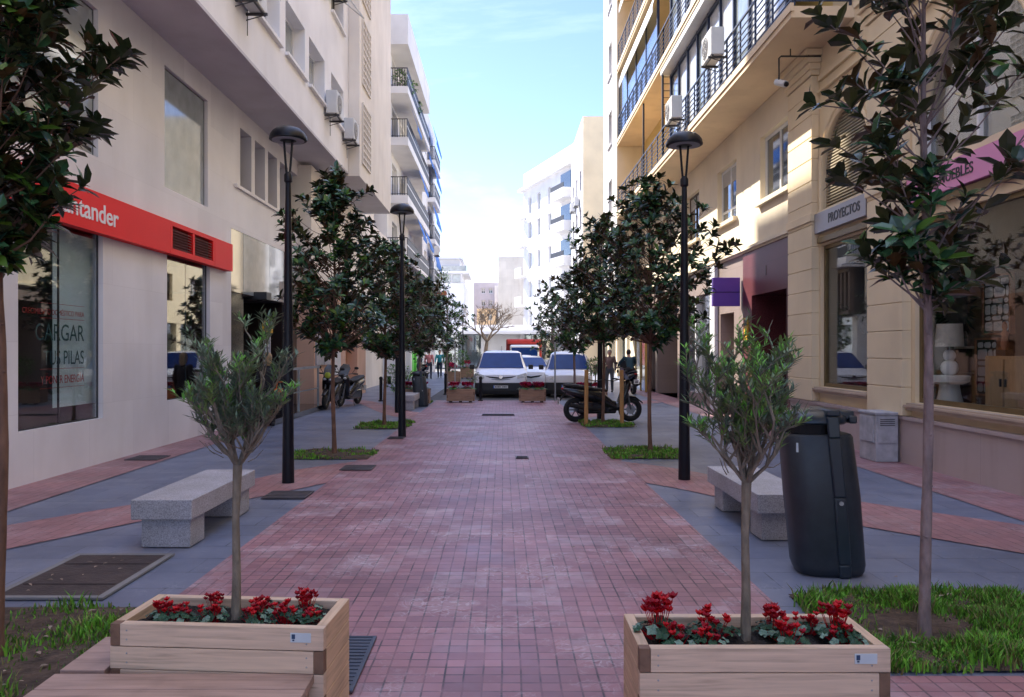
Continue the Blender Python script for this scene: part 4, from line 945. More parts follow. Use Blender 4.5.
def mag_tree(x, y, label, top, bot, rad, ntips, L, seed, tr=.045, fine=True, per=9, group='magnolia trees along the street', lean=(0, 0), trunk_m='bark_magnolia', shape=0.0, spray=None, mats=('magnolia_leaf', 'magnolia_leaf_deep', 'magnolia_leaf', 'magnolia_leaf_light'), asym=(0, 0)):
    rnd = random.Random(seed)
    T = thing('magnolia_tree', label, 'tree', (x, y, .0), 0, group)
    tk = MB(); h = top - .25
    pts = [Vector((lean[0] * t * t + .015 * math.sin(t * 9 + seed), lean[1] * t * t + .012 * math.cos(t * 7 + seed), t * h)) for t in [k / 30 for k in range(31)]]
    rads = [tr * (1.35 if k == 0 else 1.08 if k == 1 else 1) * (1 - .78 * (k / 30) ** 1.3) * rnd.uniform(.93, 1.08) for k in range(31)]
    tk.tube(pts, rads, trunk_m, 10)
    for q in range(9):
        i = 2 + q * 2; a = rnd.uniform(3.6, 5.8); tk.ball(pts[i] + Vector((math.cos(a), math.sin(a), 0)) * rads[i] * .85, tr * .3, trunk_m, 7, 5)
    def trunk_at(z):
        t = max(0, min(1, z / h)); i = min(29, int(t * 30)); f = t * 30 - i
        return pts[i].lerp(pts[i + 1], f), rads[i] * (1 - f) + rads[i + 1] * f
    br = MB(); lf = MB(); cz = (top + bot) / 2; hz = (top - bot) / 2
    for i in range(ntips):
        z = bot + (top - bot) * ((i + .5) / ntips) ** 1.05; t = (z - cz) / hz
        env = rad * (max(0.0, 1 - abs(t) ** 2.4) ** .5) * (1 - shape * (t + 1) / 2) + .05
        q = i * 2.39996 + rnd.uniform(-.5, .5); env *= .86 + .2 * math.sin(2 * q + seed * 1.7 + z * 2.3) + .16 * math.sin(3 * q - seed + z * 5) ; r = env * (rnd.uniform(.35, 1.08) if i % 3 else rnd.uniform(.8, 1.15))
        tip = Vector((math.cos(q) * r + lean[0] + asym[0] * (1 - abs(t)), math.sin(q) * r + lean[1] + asym[1], z + rnd.uniform(-.16, .16)))
        zb = max(bot - .1, z - r * rnd.uniform(.55, 1.1) - .08); base, rb = trunk_at(zb)
        mid = base.lerp(tip, .5) + Vector((0, 0, -.04 * r + rnd.uniform(-.05, .05)))
        br.tube([base, mid, tip], [max(.005, rb * .38), max(.004, rb * .24), .004], trunk_m, 5)
        d = (tip - mid).normalized() + Vector((0, 0, .35))
        rosette(lf, tip, d, per, L, L * .47, mats, fine, rnd)
        for f in (.62, .8):
            if rnd.random() < .75:
                pp = mid.lerp(tip, f * 1.2 - .3); rosette(lf, pp, d + Vector((rnd.uniform(-1, 1), rnd.uniform(-1, 1), rnd.uniform(-.3, .6))), max(3, per // 2), L * .95, L * .45, mats, fine, rnd)
        if rnd.random() < .5:
            e = tip + Vector((rnd.uniform(-1, 1), rnd.uniform(-1, 1), rnd.uniform(-.3, .8))) * L * .9
            br.tube([mid.lerp(tip, .6), e], .004, trunk_m, 4); rosette(lf, e, e - mid, per - 2, L * .9, L * .42, mats, fine, rnd)
    tr_o = tk.build('trunk', T, smooth=60); br.build('branches', tr_o, smooth=60); lf.build('crown', T)
    return T
def grass(name, x0, x1, y0, y1, n, hh, seed, clump=None, z=.012, mats=('grass_green', 'grass_green', 'grass_dark', 'grass_dry')):
    rnd = random.Random(seed); mb = MB(); fill = 0
    cl = [(rnd.uniform(x0, x1), rnd.uniform(y0, y1), rnd.uniform(.1, .3)) for _ in range(clump)] if clump else None
    if clump and clump >= 60:   # worn bare earth round the trunk
        cl = [c for c in cl if ((c[0] - 2.45) / .42) ** 2 + ((c[1] - 4.75) / .38) ** 2 > 1]; cl = [(a, b, .12) for a, b, _ in cl]
    while fill < n:
        if cl: cx, cy, cr = rnd.choice(cl); x = rnd.gauss(cx, cr * .6); y = rnd.gauss(cy, cr * .6)
        else: x = rnd.uniform(x0, x1); y = rnd.uniform(y0, y1)
        fill += 1
        mg = .02 + .05 * rnd.random() ** 2
        if not (x0 - mg < x < x1 + mg and y0 - mg < y < y1 + mg): continue
        h = hh * rnd.uniform(.4, 1.25) * (.75 + .5 * math.sin(x * 9 + seed) * math.sin(y * 7)); w = rnd.uniform(.003, .006) * (1 + y / 9); a = rnd.uniform(0, 6.28); b = rnd.uniform(0, 6.28); le = h * rnd.uniform(.1, .7)
        dx, dy = math.cos(a) * w, math.sin(a) * w; ex, ey = math.cos(b) * le, math.sin(b) * le
        mb.add([(x - dx, y - dy, z), (x + dx, y + dy, z), (x + dx * .7 + ex * .35, y + dy * .7 + ey * .35, z + h * .6), (x - dx * .7 + ex * .35, y - dy * .7 + ey * .35, z + h * .6), (x + ex, y + ey, z + h)], [(0, 1, 2, 3), (3, 2, 4)], rnd.choice(mats))
    return tag(mb.build(name), kind='stuff')
def soil_patch(x0, x1, y0, y1, seed, z=.014, nx=14, ny=14):
    rnd = random.Random(seed); mb = MB(); vs = []
    for j in range(ny + 1):
        for i in range(nx + 1):
            e = 0 if i in (0, nx) or j in (0, ny) else rnd.uniform(0, .03)
            vs.append((x0 + (x1 - x0) * i / nx, y0 + (y1 - y0) * j / ny, z + e))
    fs = [(j * (nx + 1) + i, j * (nx + 1) + i + 1, (j + 1) * (nx + 1) + i + 1, (j + 1) * (nx + 1) + i) for j in range(ny) for i in range(nx)]
    mb.add(vs, fs, 'soil'); o = mb.build('soil', smooth=180); tag(o, kind='structure'); return o
# tree pits
pits = [(-3.5, -1.93, 3.3, 5.14, 5200, .075, 13), (1.97, 3.42, 4.12, 5.42, 20000, .09, 150), (-3.35, -2.1, 12.15, 13.3, 1900, .06, 5), (1.72, 2.9, 12.2, 13.55, 5600, .07, 34), (-3.2, -2.1, 16.8, 18.3, 3200, .07, 22), (1.8, 2.9, 17.2, 18.5, 3200, .07, 22), (-3.2, -2.3, 24.8, 25.9, 1200, .07, None)]
for i, (a, b, c, d, n, h, cl) in enumerate(pits):
    soil_patch(a, b, c, d, i); grass('grass', a, b, c, d, n, h, 30 + i, cl)
rnd = random.Random(3); mb = MB()
for k in range(130):
    x, y = (rnd.uniform(-4.5, 4.5), rnd.uniform(4.4, 17)) if k >= 70 else (rnd.uniform(-3.5, -2.0), rnd.uniform(3.6, 5.1)) if k < 36 else (rnd.uniform(-3.4, -2.8), rnd.uniform(5.4, 6.4)) if k < 48 else (rnd.uniform(2, 3.4), rnd.uniform(4.2, 5.4))
    leaf(mb, Vector((x, y, .016 if k >= 70 else .045 if k < 36 or k > 47 else .022)), Vector((rnd.uniform(-1, 1), rnd.uniform(-1, 1), .1)), Vector((0, 0, 1)), rnd.uniform(.02, .07), rnd.uniform(.01, .03), 'litter')
tag(mb.build('leaf_litter'), kind='stuff')

# trees
mag_tree(2.5, 4.62, 'nearest magnolia on the right, tall bare trunk and large glossy leaves over the shopfront', 4.75, 2.02, .46, 90, .17, 5, tr=.031, per=7, fine=True, lean=(-.03, 0), asym=(-.03, 0), mats=('magnolia_leaf', 'magnolia_leaf_deep', 'magnolia_leaf', 'magnolia_leaf_light'))
mag_tree(-2.765, 4.3, 'nearest magnolia on the left, its dense leaves cut by the left picture edge', 4.2, 2.26, .43, 140, .15, 11, tr=.034, per=10, trunk_m='bark_red')
mag_tree(-2.74, 12.7, 'dark magnolia in the earth pit left of the path, in front of the second lamp', 4.5, 1.78, 1.1, 185, .165, 21, tr=.036, per=10, trunk_m='bark_red', shape=.55)
mag_tree(2.45, 13.05, 'dark magnolia in the grass pit right of the path, wide low branches', 4.45, 1.9, 1.26, 185, .165, 22, tr=.036, per=10, trunk_m='bark_red', shape=.3, asym=(.1, 0))
mag_tree(-2.62, 17.4, 'second magnolia in a grass pit on the left, before the parked scooters', 4.1, 1.65, 1.15, 180, .17, 23, tr=.038, per=10, trunk_m='bark_red', fine=False, shape=.3)
mag_tree(2.28, 17.8, 'magnolia tied to two wooden stakes beside the black motorcycle', 4.6, 1.95, 1.25, 200, .18, 24, tr=.036, per=10, trunk_m='bark_red', fine=False, shape=.4)
mag_tree(-2.7, 25.4, 'magnolia behind the far bench and litter bin on the left', 4.0, 1.7, 1.3, 120, .2, 25, per=10, fine=False, shape=.3)
mag_tree(2.45, 26.9, 'slender magnolia standing in front of the small white van', 4.4, 1.75, 1.45, 120, .21, 26, per=10, fine=False, shape=.3)
mag_tree(-2.6, 36.5, 'round lighter green tree behind the flower boxes on the left', 4.2, 1.7, 1.1, 100, .2, 27, per=8, fine=False, mats=('magnolia_leaf', 'magnolia_leaf_light', 'shrub_leaf'))
mag_tree(2.55, 40.0, 'tree farthest down the right row, beyond the small white van', 4.6, 1.4, 1.3, 100, .22, 28, per=8, fine=False, mats=('magnolia_leaf', 'magnolia_leaf_light'))
mag_tree(-3.4, 32.0, 'tree overhanging the shop row on the left, behind the bench magnolia', 4.4, 2.0, 1.2, 90, .2, 29, per=8, fine=False)
for dx in (-.42, .38):
    st = thing('tree_stake', 'wooden stake on the %s side of the staked magnolia trunk' % ('left' if dx < 0 else 'right'), 'stake', (2.28 + dx, 17.55, 0), 0, 'stakes holding the magnolia')
    m1 = MB(); m1.tube([(0, 0, 0), (-.02 * dx, 0, 1.25)], .045, 'stake_wood', 8); m1.build('post', st, smooth=40)
    m1 = MB(); m1.tube([(0, .03, 1.05), (-dx * .5, .12, 1.0), (-dx, .25, 1.03)], .012, 'cable', 5); m1.build('strap', st)

# bare tree
def bare_tree():
    T = thing('bare_tree', 'leafless tree with a fan of thin branches in front of the far houses', 'tree', (-1.45, 58, 0)); rnd = random.Random(8)
    tk = MB(); tk.tube([(0, 0, 0), (.1, 0, 1.2), (.25, 0, 2.3)], [.2, .15, .13], 'bark_bare', 8); tr = tk.build('trunk', T, smooth=60); br = MB()
    def grow(p, d, L, r, k):
        q = p + d * L; m = p.lerp(q, .5) + Vector((rnd.uniform(-1, 1), rnd.uniform(-1, 1), 0)) * L * .08
        br.tube([p, m, q], [r, r * .8, r * .6], 'bark_bare', 5)
        if k == 0: return
        for _ in range(3 if k > 1 else 4):
            e = (d + Vector((rnd.uniform(-1, 1), rnd.uniform(-1, 1), rnd.uniform(-.4, .5))) * .95).normalized(); grow(q, e, L * rnd.uniform(.6, .85), r * .6, k - 1)
    for a in range(6):
        q = a * 1.05; grow(Vector((.25, 0, 2.3)), Vector((math.cos(q) * .8, math.sin(q) * .8, .8)).normalized(), 1.15, .08, 4)
    br.build('branches', tr)
bare_tree()

# olive shrubs in the near planters
def olive(x, y, z0, fork, top, rad, seed, label, cx=0.0, lean=0.0, bright=.35, base_bare=.3):
    rnd = random.Random(seed); T = thing('olive_tree', label, 'tree', (x, y, z0)); f = fork - z0; H = top - z0
    tk = MB(); tk.tube([(0, 0, -.1), (.004, .004, f * .3), (lean * .5 - .004, 0, f * .65), (lean, 0, f)], [.026, .020, .017, .022], 'bark_olive', 10)
    o = tk.build('trunk', T, smooth=60); br = MB(); lf = MB()
    def twig(p, d, L, r, k):
        n = 4; pts = [p]; q = p; dd = d.copy()
        for i in range(n):
            dd = (dd + Vector((rnd.uniform(-1, 1), rnd.uniform(-1, 1), rnd.uniform(-.2, .5))) * .24 + Vector((0, 0, .17 if k >= 2 else .05))).normalized(); q = q + dd * L / n; pts.append(q)
        br.tube(pts, [r * (1 - .6 * i / n) for i in range(n + 1)], 'bark_olive', 5)
        if k > 0:
            for _ in range({3: 4, 2: 4, 1: 3}[k]):
                i = rnd.randint(1, n); e = (dd + Vector((rnd.uniform(-1, 1), rnd.uniform(-1, 1), rnd.uniform(-.4, .5))) * .95).normalized()
                twig(pts[i], e, L * rnd.uniform(.42, .68), r * .6, k - 1)
        zrel = (q.z - f) / (H - f)
        if k <= 1 and zrel > base_bare * rnd.uniform(.4, 1.5) and rnd.random() < .8:
            m = 'olive_leaf_bright' if rnd.random() < bright * (zrel + .3) else ('olive_leaf' if rnd.random() < .55 else 'olive_leaf_dark')
            for i in range(1, n + 1):
                for s in range(3):
                    a = rnd.uniform(0, 6.28); side = Vector((math.cos(a), math.sin(a), .2)); e = (dd * rnd.uniform(.6, 1.2) + side * .8)
                    leaf(lf, pts[i] + dd * rnd.uniform(-.015, .015), e, Vector((0, 0, 1)), rnd.uniform(.034, .056), rnd.uniform(.0075, .012), m, False, .1)
    n = 10
    for k in range(n):
        q = k * 2.4 + seed; s = (.35 + 1.5 * ((k + .5) / n)) ; L = (H - f) * rnd.uniform(.4, .62) * (1.1 - .3 * (k + .5) / n)
        d = Vector((math.cos(q) * s * rad / .29 + cx, math.sin(q) * s * rad / .29, 1)).normalized()
        twig(Vector((lean, 0, f - .01)), d, L, .011, 3)
    # bare low shoots
    for k in range(26):
        q = rnd.uniform(0, 6.28); r = rnd.uniform(.02, .12); p = Vector((lean + math.cos(q) * r, math.sin(q) * r, f + rnd.uniform(.02, .2)))
        e = p + Vector((math.cos(q) * rnd.uniform(.03, .12), math.sin(q) * rnd.uniform(.03, .12), rnd.uniform(.02, .12))); br.tube([p, p.lerp(e, .5) + Vector((0, 0, -.01)), e], [.003, .002, .0015], 'bark_olive', 4)
    br.build('branches', o, smooth=60); lf.build('crown', T)
olive(-1.235, 3.62, .46, 1.17, 1.85, .2, 4, 'small olive tree with grey twiggy stems in the left wooden planter', lean=.01, bright=.3)
olive(1.045, 3.38, .46, 1.13, 1.83, .17, 9, 'small olive tree with bright upper leaves in the right wooden planter', lean=.005, cx=-.06, bright=.55)

# ------------------------------------------------------------------ wooden planters
def planter(label, W, D, H, wm='planter_wood', ws='planter_wood_side', rows=5, group=None, plate=True, loc=(0, 0, 0), rz=0, bev=.003, feet=False):
    T = thing('wooden_planter', label, 'planter', loc, rz, group); t = .045; bh = H / rows; w, d = W / 2, D / 2
    fb = MB(); sb = MB(); sb2 = MB(); eg = fb; bk = MB()
    for k in range(rows):
        z0 = k * bh + .002; z1 = (k + 1) * bh - .002; odd = k % 2 == (rows - 1) % 2
        a, b = (-w + .045, w) if odd else (-w, w - .045)
        fb.box(a, b, -d, -d + t, z0, z1, wm); bk.box(-a, -b, d - t, d, z0, z1, wm) if False else bk.box(-w + .045, w - .045, d - t, d, z0, z1, wm)
        if odd: eg.box(-w, -w + .044, -d + .001, -d + t, z0, z1, 'end_grain')
        else: eg.box(w - .044, w, -d + .001, -d + t, z0, z1, 'end_grain')
        sb.box(-w, -w + t, -d + t + .001, d, z0, z1, ws); sb2.box(w - t, w, -d + t + .001, d, z0, z1, ws)
    for k in range(rows):
        for sx in (-w + .075, w - .075):
            for q in (.3, .7): zz = (k + q) * bh; fb.tube([(sx, -d - .0015, zz), (sx, -d + .003, zz)], .0045, 'steel', 8)
    fb.build('front_boards', T, bevel=bev); bk.build('back_boards', T, bevel=bev); sb.build('side_boards', T, bevel=bev); sb2.build('side_boards', T, bevel=bev)
    so = MB(); n = 12; r_ = random.Random(5); x0, x1, y0, y1 = -w + t, w - t, -d + t, d - t
    so.add([(x0 + (x1 - x0) * i / n, y0 + (y1 - y0) * j / n, H - .055 + r_.uniform(0, .022)) for j in range(n + 1) for i in range(n + 1)], [(j * (n + 1) + i, j * (n + 1) + i + 1, (j + 1) * (n + 1) + i + 1, (j + 1) * (n + 1) + i) for j in range(n) for i in range(n)], 'pot_soil')
    so.build('soil', T, smooth=180)
    if plate:
        p = MB(); p.box(w - .145, w - .055, -d - .003, -d + .0005, H - .062, H - .022, 'label_plate')
        p.box(w - .139, w - .124, -d - .0042, -d - .003, H - .047, H - .027, 'label_ink'); p.box(w - .136, w - .127, -d - .0042, -d - .003, H - .056, H - .05, 'label_ink'); p.build('label_plate', T)
    if feet:
        f = MB()
        for x in (-w * .7, 0, w * .7): f.box(x - .05, x + .05, -d + .02, -d + .1, -.05, .0, 'car_black')
        f.build('foot', T)
    return T
HP = .5
planter('near wooden flower planter on the left, skewed, its right side showing', .955, .42, HP, loc=(-1.235, 3.62, 0), rz=R(-4))
planter('near wooden flower planter on the right with a small label plate', 1.01, .42, HP, loc=(1.055, 3.365, 0), rz=0)
T = thing('wooden_step', 'weathered pinkish wooden step in front of the left planter, paint smears on its boards', 'step', (-1.4, 3.2, 0))
mb = MB()
mb.box(-1.94, -1.745, 3.43, 3.83, .27, .30, 'pink_wood'); mb.build('side_board', T, True, bevel=.004)
mb = MB()
for k in range(3): mb.box(-1.94, -.815, 2.92 + k * .16, 3.074 + k * .16, .262 - .0 * k, .30, 'pink_wood')
mb.build('tread_boards', T, True, bevel=.004)
mb = MB()
for k in range(3): mb.box(-1.90, -.83, 2.94, 2.98, .01 + k * .085, .09 + k * .085, 'pink_wood')
mb.box(-1.92, -1.88, 2.99, 3.8, .01, .26, 'pink_wood'); mb.box(-.87, -.83, 2.99, 3.36, .01, .26, 'pink_wood'); mb.build('riser_boards', T, True, bevel=.004)
mb = MB(); mb.box(-2.06, -1.93, 3.1, 3.62, .0, .2, 'pink_wood'); mb.box(-2.07, -2.03, 3.08, 3.12, .0, .21, 'end_grain'); mb.build('lower_board', T, True, bevel=.004)

# cyclamen
def cyclamen(seed, nb=9, nl=22, R_=.075, hb=.12, pm=('petal_red', 'petal_deep'), ls=.022, ps=1.0, lm=('cyclamen_leaf', 'cyclamen_leaf', 'cyclamen_leaf', 'cyclamen_leaf_pale')):
    rnd = random.Random(seed); T = thing('cyclamen', 'x', 'flower', (0, 0, 0)); st = MB(); lf = MB(); fl = MB()
    for k in range(nl):
        q = rnd.uniform(0, 6.28); r = R_ * math.sqrt(rnd.random()) * 1.15; z = .03 + .05 * (1 - r / R_ * .6) + rnd.uniform(-.012, .012)
        c = Vector((math.cos(q) * r, math.sin(q) * r, z)); st.tube([(c.x * .2, c.y * .2, 0), c], .0016, 'petal_deep', 4)
        n = Vector((math.cos(q) * .5, math.sin(q) * .5, 1)).normalized(); a = n.orthogonal().normalized(); b = n.cross(a); rr = ls * rnd.uniform(.75, 1.25); m = rnd.choice(lm)
        ring = [c + (a * math.cos(2 * pi * j / 9) + b * math.sin(2 * pi * j / 9)) * rr * (1 if j else .6) + n * .004 * (-1) ** j for j in range(9)]
        lf.add([c + n * .003] + ring, [(0, 1 + j, 1 + (j + 1) % 9) for j in range(9)], m)
    for k in range(nb):
        q = rnd.uniform(0, 6.28); r = R_ * .75 * math.sqrt(rnd.random()); c = Vector((math.cos(q) * r, math.sin(q) * r, hb * rnd.uniform(.65, 1.1)))
        st.tube([(c.x * .2, c.y * .2, 0), (c.x * .7, c.y * .7, c.z * .6), c], .0015, 'petal_deep', 4); m = rnd.choice(pm)
        for j in range(6):
            a = j * 1.05 + q; d = Vector((math.cos(a) * .55, math.sin(a) * .55, 1)); leaf(fl, c, d, Vector((math.cos(a), math.sin(a), 0)), rnd.uniform(.022, .032) * ps, .019 * ps, m, True, -.25)
    st.build('stems', T); lf.build('leaves', T); fl.build('blooms', T); return T
protos = [cyclamen(1, 26, 22, .075, .14), cyclamen(2, 14, 24, .082, .105), cyclamen(3, 10, 26, .085, .09)]; usedp = [False] * 3
def cyc(i, x, y, z, s, label, group):
    global usedp
    place(protos[i], usedp[i], (x, y, z), x * 7 + y * 3, label, group, (s, s, s)); usedp[i] = True
g1, g2 = 'red cyclamen in the left near planter', 'red cyclamen in the right near planter'
for i, x, y, s, lab in ((1, -1.555, 3.60, 1.0, 'red cyclamen at the left end of the left near planter, back row'), (2, -1.48, 3.55, 1.0, 'low red cyclamen in the front left corner of the left near planter'),
                        (1, -1.33, 3.56, .95, 'red cyclamen in front of the olive trunk, left of it, left near planter'), (0, -1.36, 3.68, .8, 'red cyclamen just behind and left of the left olive trunk'),
                        (1, -1.13, 3.55, 1.0, 'red cyclamen just right of the left olive trunk, front row'), (2, -1.12, 3.69, 1.0, 'tall stemmed red cyclamen behind the left olive trunk on its right'),
                        (1, -.99, 3.55, 1.0, 'red cyclamen with pinkish blooms right of centre in the left near planter'), (0, -.92, 3.66, .95, 'full red cyclamen in the back right of the left near planter'),
                        (2, -.88, 3.57, .85, 'leafy cyclamen in the front right corner of the left near planter')):
    cyc(i, x, y + .012, HP - .055, s * .84, lab, g1)
for i, x, y, s, lab in ((0, .67, 3.36, 1.3, 'biggest red cyclamen, a tall bunch at the left end of the right near planter'), (2, .74, 3.29, 1.0, 'leafy cyclamen under the big red bunch in the right near planter'),
                        (1, .90, 3.36, 1.15, 'red cyclamen left of the right olive trunk'), (2, .86, 3.29, .9, 'low cyclamen leaves in front, left of the right olive trunk'),
                        (0, 1.17, 3.40, .95, 'upright red cyclamen just right of the right olive trunk'), (1, 1.2, 3.29, 1.0, 'red cyclamen at the front, right of the right olive trunk'),
                        (0, 1.43, 3.36, 1.1, 'full red cyclamen near the right end of the right near planter'), (2, 1.44, 3.29, 1.0, 'pale leaved cyclamen in the front right corner of the right near planter'), (1, 1.33, 3.42, .9, 'small red cyclamen at the back right of the right near planter')):
    cyc(i, x, y + .012, HP - .055, s * .93, lab, g2)

# far planters with magenta flowers and small shrubs
fp = [cyclamen(11, 60, 40, .24, .2, ('petal_magenta', 'petal_deep', 'petal_magenta', 'petal_pink'), .05, 2.6, ('cyclamen_leaf', 'shrub_leaf')), cyclamen(12, 40, 26, .26, .36, ('petal_pink', 'petal_pink', 'petal_magenta'), .05, 3.4, ('cyclamen_leaf', 'shrub_leaf'))]
fu = [False, False]
def far_planter(x, y, W, H, label, fi, names, rz=0, D=.45):
    planter(label, W, D, H, 'far_planter_wood', 'far_planter_wood', 4, 'wooden planters down the street', False, (x, y, .05), rz, .004, True)
    for k, nm in enumerate(names):
        xx = x + W * ((k + .5) / len(names) - .5) * .95
        place(fp[fi], fu[fi], (xx, y, H), k * 1.3 + x, nm, 'flowers in the far planters', (1, 1, 1) if fi == 0 else (1.1, 1.1, 1.1)); fu[fi] = True
far_planter(-1.37, 25.5, .9, .4, 'wooden planter standing left of the large white van', 0, ['magenta flowers at the left end of the planter left of the large van', 'magenta flowers at the right end of the planter left of the large van'])
far_planter(.95, 25.5, .86, .4, 'wooden planter between the two white vans', 0, ['magenta flowers at the left end of the planter between the vans', 'magenta flowers at the right end of the planter between the vans'])
far_planter(-2.75, 24.4, .95, .45, 'wooden planter behind the far litter bin on the left', 0, ['dark red flowers left of the far litter bin', 'dark red flowers right of the far litter bin'])
far_planter(2.75, 24.6, 1.0, .42, 'wooden planter holding a clipped ball shrub behind the black motorcycle', 0, ['dark red flowers on the left, in front of the ball shrub planter', 'dark red flowers on the right, below the ball shrub'])
far_planter(-2.6, 40.5, .8, .55, 'short planter with bright pink flowers down the left row', 1, ['bright pink flowers in the short planter left of the far shrubs'])
far_planter(-2.15, 47, .8, .6, 'farther planter with pink flowers and a round shrub', 1, ['bright pink flowers under the round shrub farthest away'])
def shrub(x, y, z, r, n, seed, label, L=.07, stem=0.0, mats=('shrub_leaf', 'grass_green', 'cyclamen_leaf')):
    rnd = random.Random(seed); T = thing('shrub', label, 'shrub', (x, y, z)); lf = MB(); st = MB(); st.tube([(0, 0, -.1), (0, 0, stem + .1)], .02, 'bark_olive', 6)
    for k in range(n):
        d = Vector((rnd.gauss(0, 1), rnd.gauss(0, 1), rnd.gauss(0, 1))).normalized(); q = d * r * rnd.uniform(.55, 1.1); q.z = q.z * .9 + stem + r
        if k % 9 == 0: st.tube([(0, 0, stem), q * .5 + Vector((0, 0, stem * .5)), q], .005, 'bark_olive', 4)
        for j in range(3): leaf(lf, q, d + Vector((rnd.uniform(-1, 1), rnd.uniform(-1, 1), rnd.uniform(-.5, 1))), Vector((0, 0, 1)), L, L * .4, rnd.choice(mats), False)
    st.build('stem', T); lf.build('foliage', T); return T
shrub(2.9, 24.6, .45, .3, 260, 1, 'clipped ball shrub on a short stem rising behind the black motorcycle', stem=.45)
shrub(-2.5, 46.5, .6, .5, 260, 2, 'round bright green shrub behind the pink flowers', .1, .2)
shrub(-2.9, 42.5, .5, .45, 220, 3, 'round green shrub beside the pink flowered planter, nearer one', .1, .2)
shrub(-4.1, 30.5, .0, .55, 260, 4, 'bushy green plant by the left shopfronts behind the bin', .1, .1)
shrub(-3.3, 28.5, .0, .42, 220, 5, 'low yellowish green plant just behind the far litter bin', .09, .1, ('grass_green', 'magnolia_leaf_light'))
shrub(-1.0, 25.5, .4, .22, 90, 6, 'small bare looking shrub in the planter left of the large van', .05, .25)
vine = thing('hanging_vine', 'green vine spilling over the canopy edge of the narrow white block', 'plant', (-4.45, 57.5, 5.9)); rnd = random.Random(4); mb = MB()
for k in range(420):
    p = Vector((rnd.gauss(0, .3), rnd.gauss(0, .5), rnd.uniform(-1.9, 1.9))); p.x *= 1 - .2 * abs(p.z); leaf(mb, p, Vector((rnd.uniform(-1, 1), rnd.uniform(-1, 1), -.6)), Vector((0, 0, 1)), .22, .09, rnd.choice(('shrub_leaf', 'magnolia_leaf', 'grass_dark')), False)
mb.build('foliage', vine); mb = MB(); mb.box(-.35, .3, -.3, .3, -.2, .1, 'terracotta'); mb.build('trough', vine)
for k, (x, y, z) in enumerate(((-5.2, 39.6, 14.98), (-4.9, 41.2, 15.0), (-4.95, 44.5, 14.95))):
    shrub(x, y, z, .38, 110, 20 + k, ('leafy plant behind the end railing of the topmost balcony', 'plant beside the corner of the topmost balcony', 'plant halfway along the topmost balcony')[k], .13, .1)

# ------------------------------------------------------------------ street furniture
def make_lamp(H=4.55):
    T = thing('street_lamp', 'x', 'lamp', (0, 0, 0)); n = 16
    mb = MB(); mb.lathe([(.078, 0), (.078, .02), (.072, .5), (.05, H * .62), (.034, H - .72)], 'navy_metal', n); mb.lathe([(.034, H - .72), (.052, H - .7), (.052, H - .62), (.03, H - .58)], 'navy_metal', n); mb.build('post', T, smooth=40)
    mb = MB()
    for s in (-1, 1): mb.tube([(s * .018, 0, H - .62), (s * .03, 0, H - .5), (s * .055, 0, H - .16)], .015, 'navy_metal', 8)
    mb.build('fork', T, smooth=40)
    mb = MB(); pr = [(.05, H - .185), (.225, H - .175), (.236, H - .172), (.238, H - .155), (.226, H - .11), (.195, H - .065), (.15, H - .03), (.09, H - .008), (.02, H)]; mb.lathe(pr, 'navy_metal', 28); c = mb.build('lamp_head', T, smooth=50)
    mb = MB(); mb.lathe([(.2, H - .182), (.2, H - .177)], 'lamp_inner', 24); mb.build('diffuser', c)
    return T
lp = make_lamp(); u = False
for x, y, lab in ((-2.74, 10.0, 'nearest black street lamp on the left, in front of the bank'), (2.37, 10.25, 'nearest black street lamp on the right, beside the olive tree'), (-1.97, 15.3, 'second black street lamp on the left, standing at the edge of the red path'),
                  (-2.85, 21.2, 'thin black lamp directly behind the second left lamp'), (2.4, 19.4, 'black lamp hidden among the leaves behind the staked magnolia'), (-3.2, 45, 'small distant lamp above the far left trees, taller looking one'), (-3.25, 63.5, 'most distant lamp on the left, just above the round tree'), (3.0, 48, 'distant lamp poking above the right row of trees'), (3.15, 65, 'most distant lamp on the right, left of the tree row')):
    place(lp, u, (x, y, 0), 0, lab, 'black dome street lamps'); u = True
lp2 = lp

def make_bench():
    T = thing('granite_bench', 'x', 'bench', (0, 0, 0)); mb = MB(); mb.box(-.26, .26, -.85, .85, .25, .42, 'bench_granite'); mb.build('seat', T, bevel=.008)
    for s in (-1, 1): mb = MB(); mb.box(-.2, .22, s * .62 - .16, s * .62 + .16, 0, .249, 'bench_granite'); mb.build('leg', T, bevel=.006)
    return T
be = make_bench(); u = False
for x, y, rz, lab in ((-2.9, 7.5, 0, 'granite bench on the left pavement facing the bank window'), (2.5, 7.75, 0, 'granite bench half hidden by the leaning litter bin on the right'), (-2.75, 22.9, 0, 'far granite bench on the left, in front of the small litter bin')):
    place(be, u, (x, y, .008), rz, lab, 'granite benches'); u = True
mb = MB(); mb.box(-.5, .5, -.4, .4, 0, .02, 'navy_metal'); 

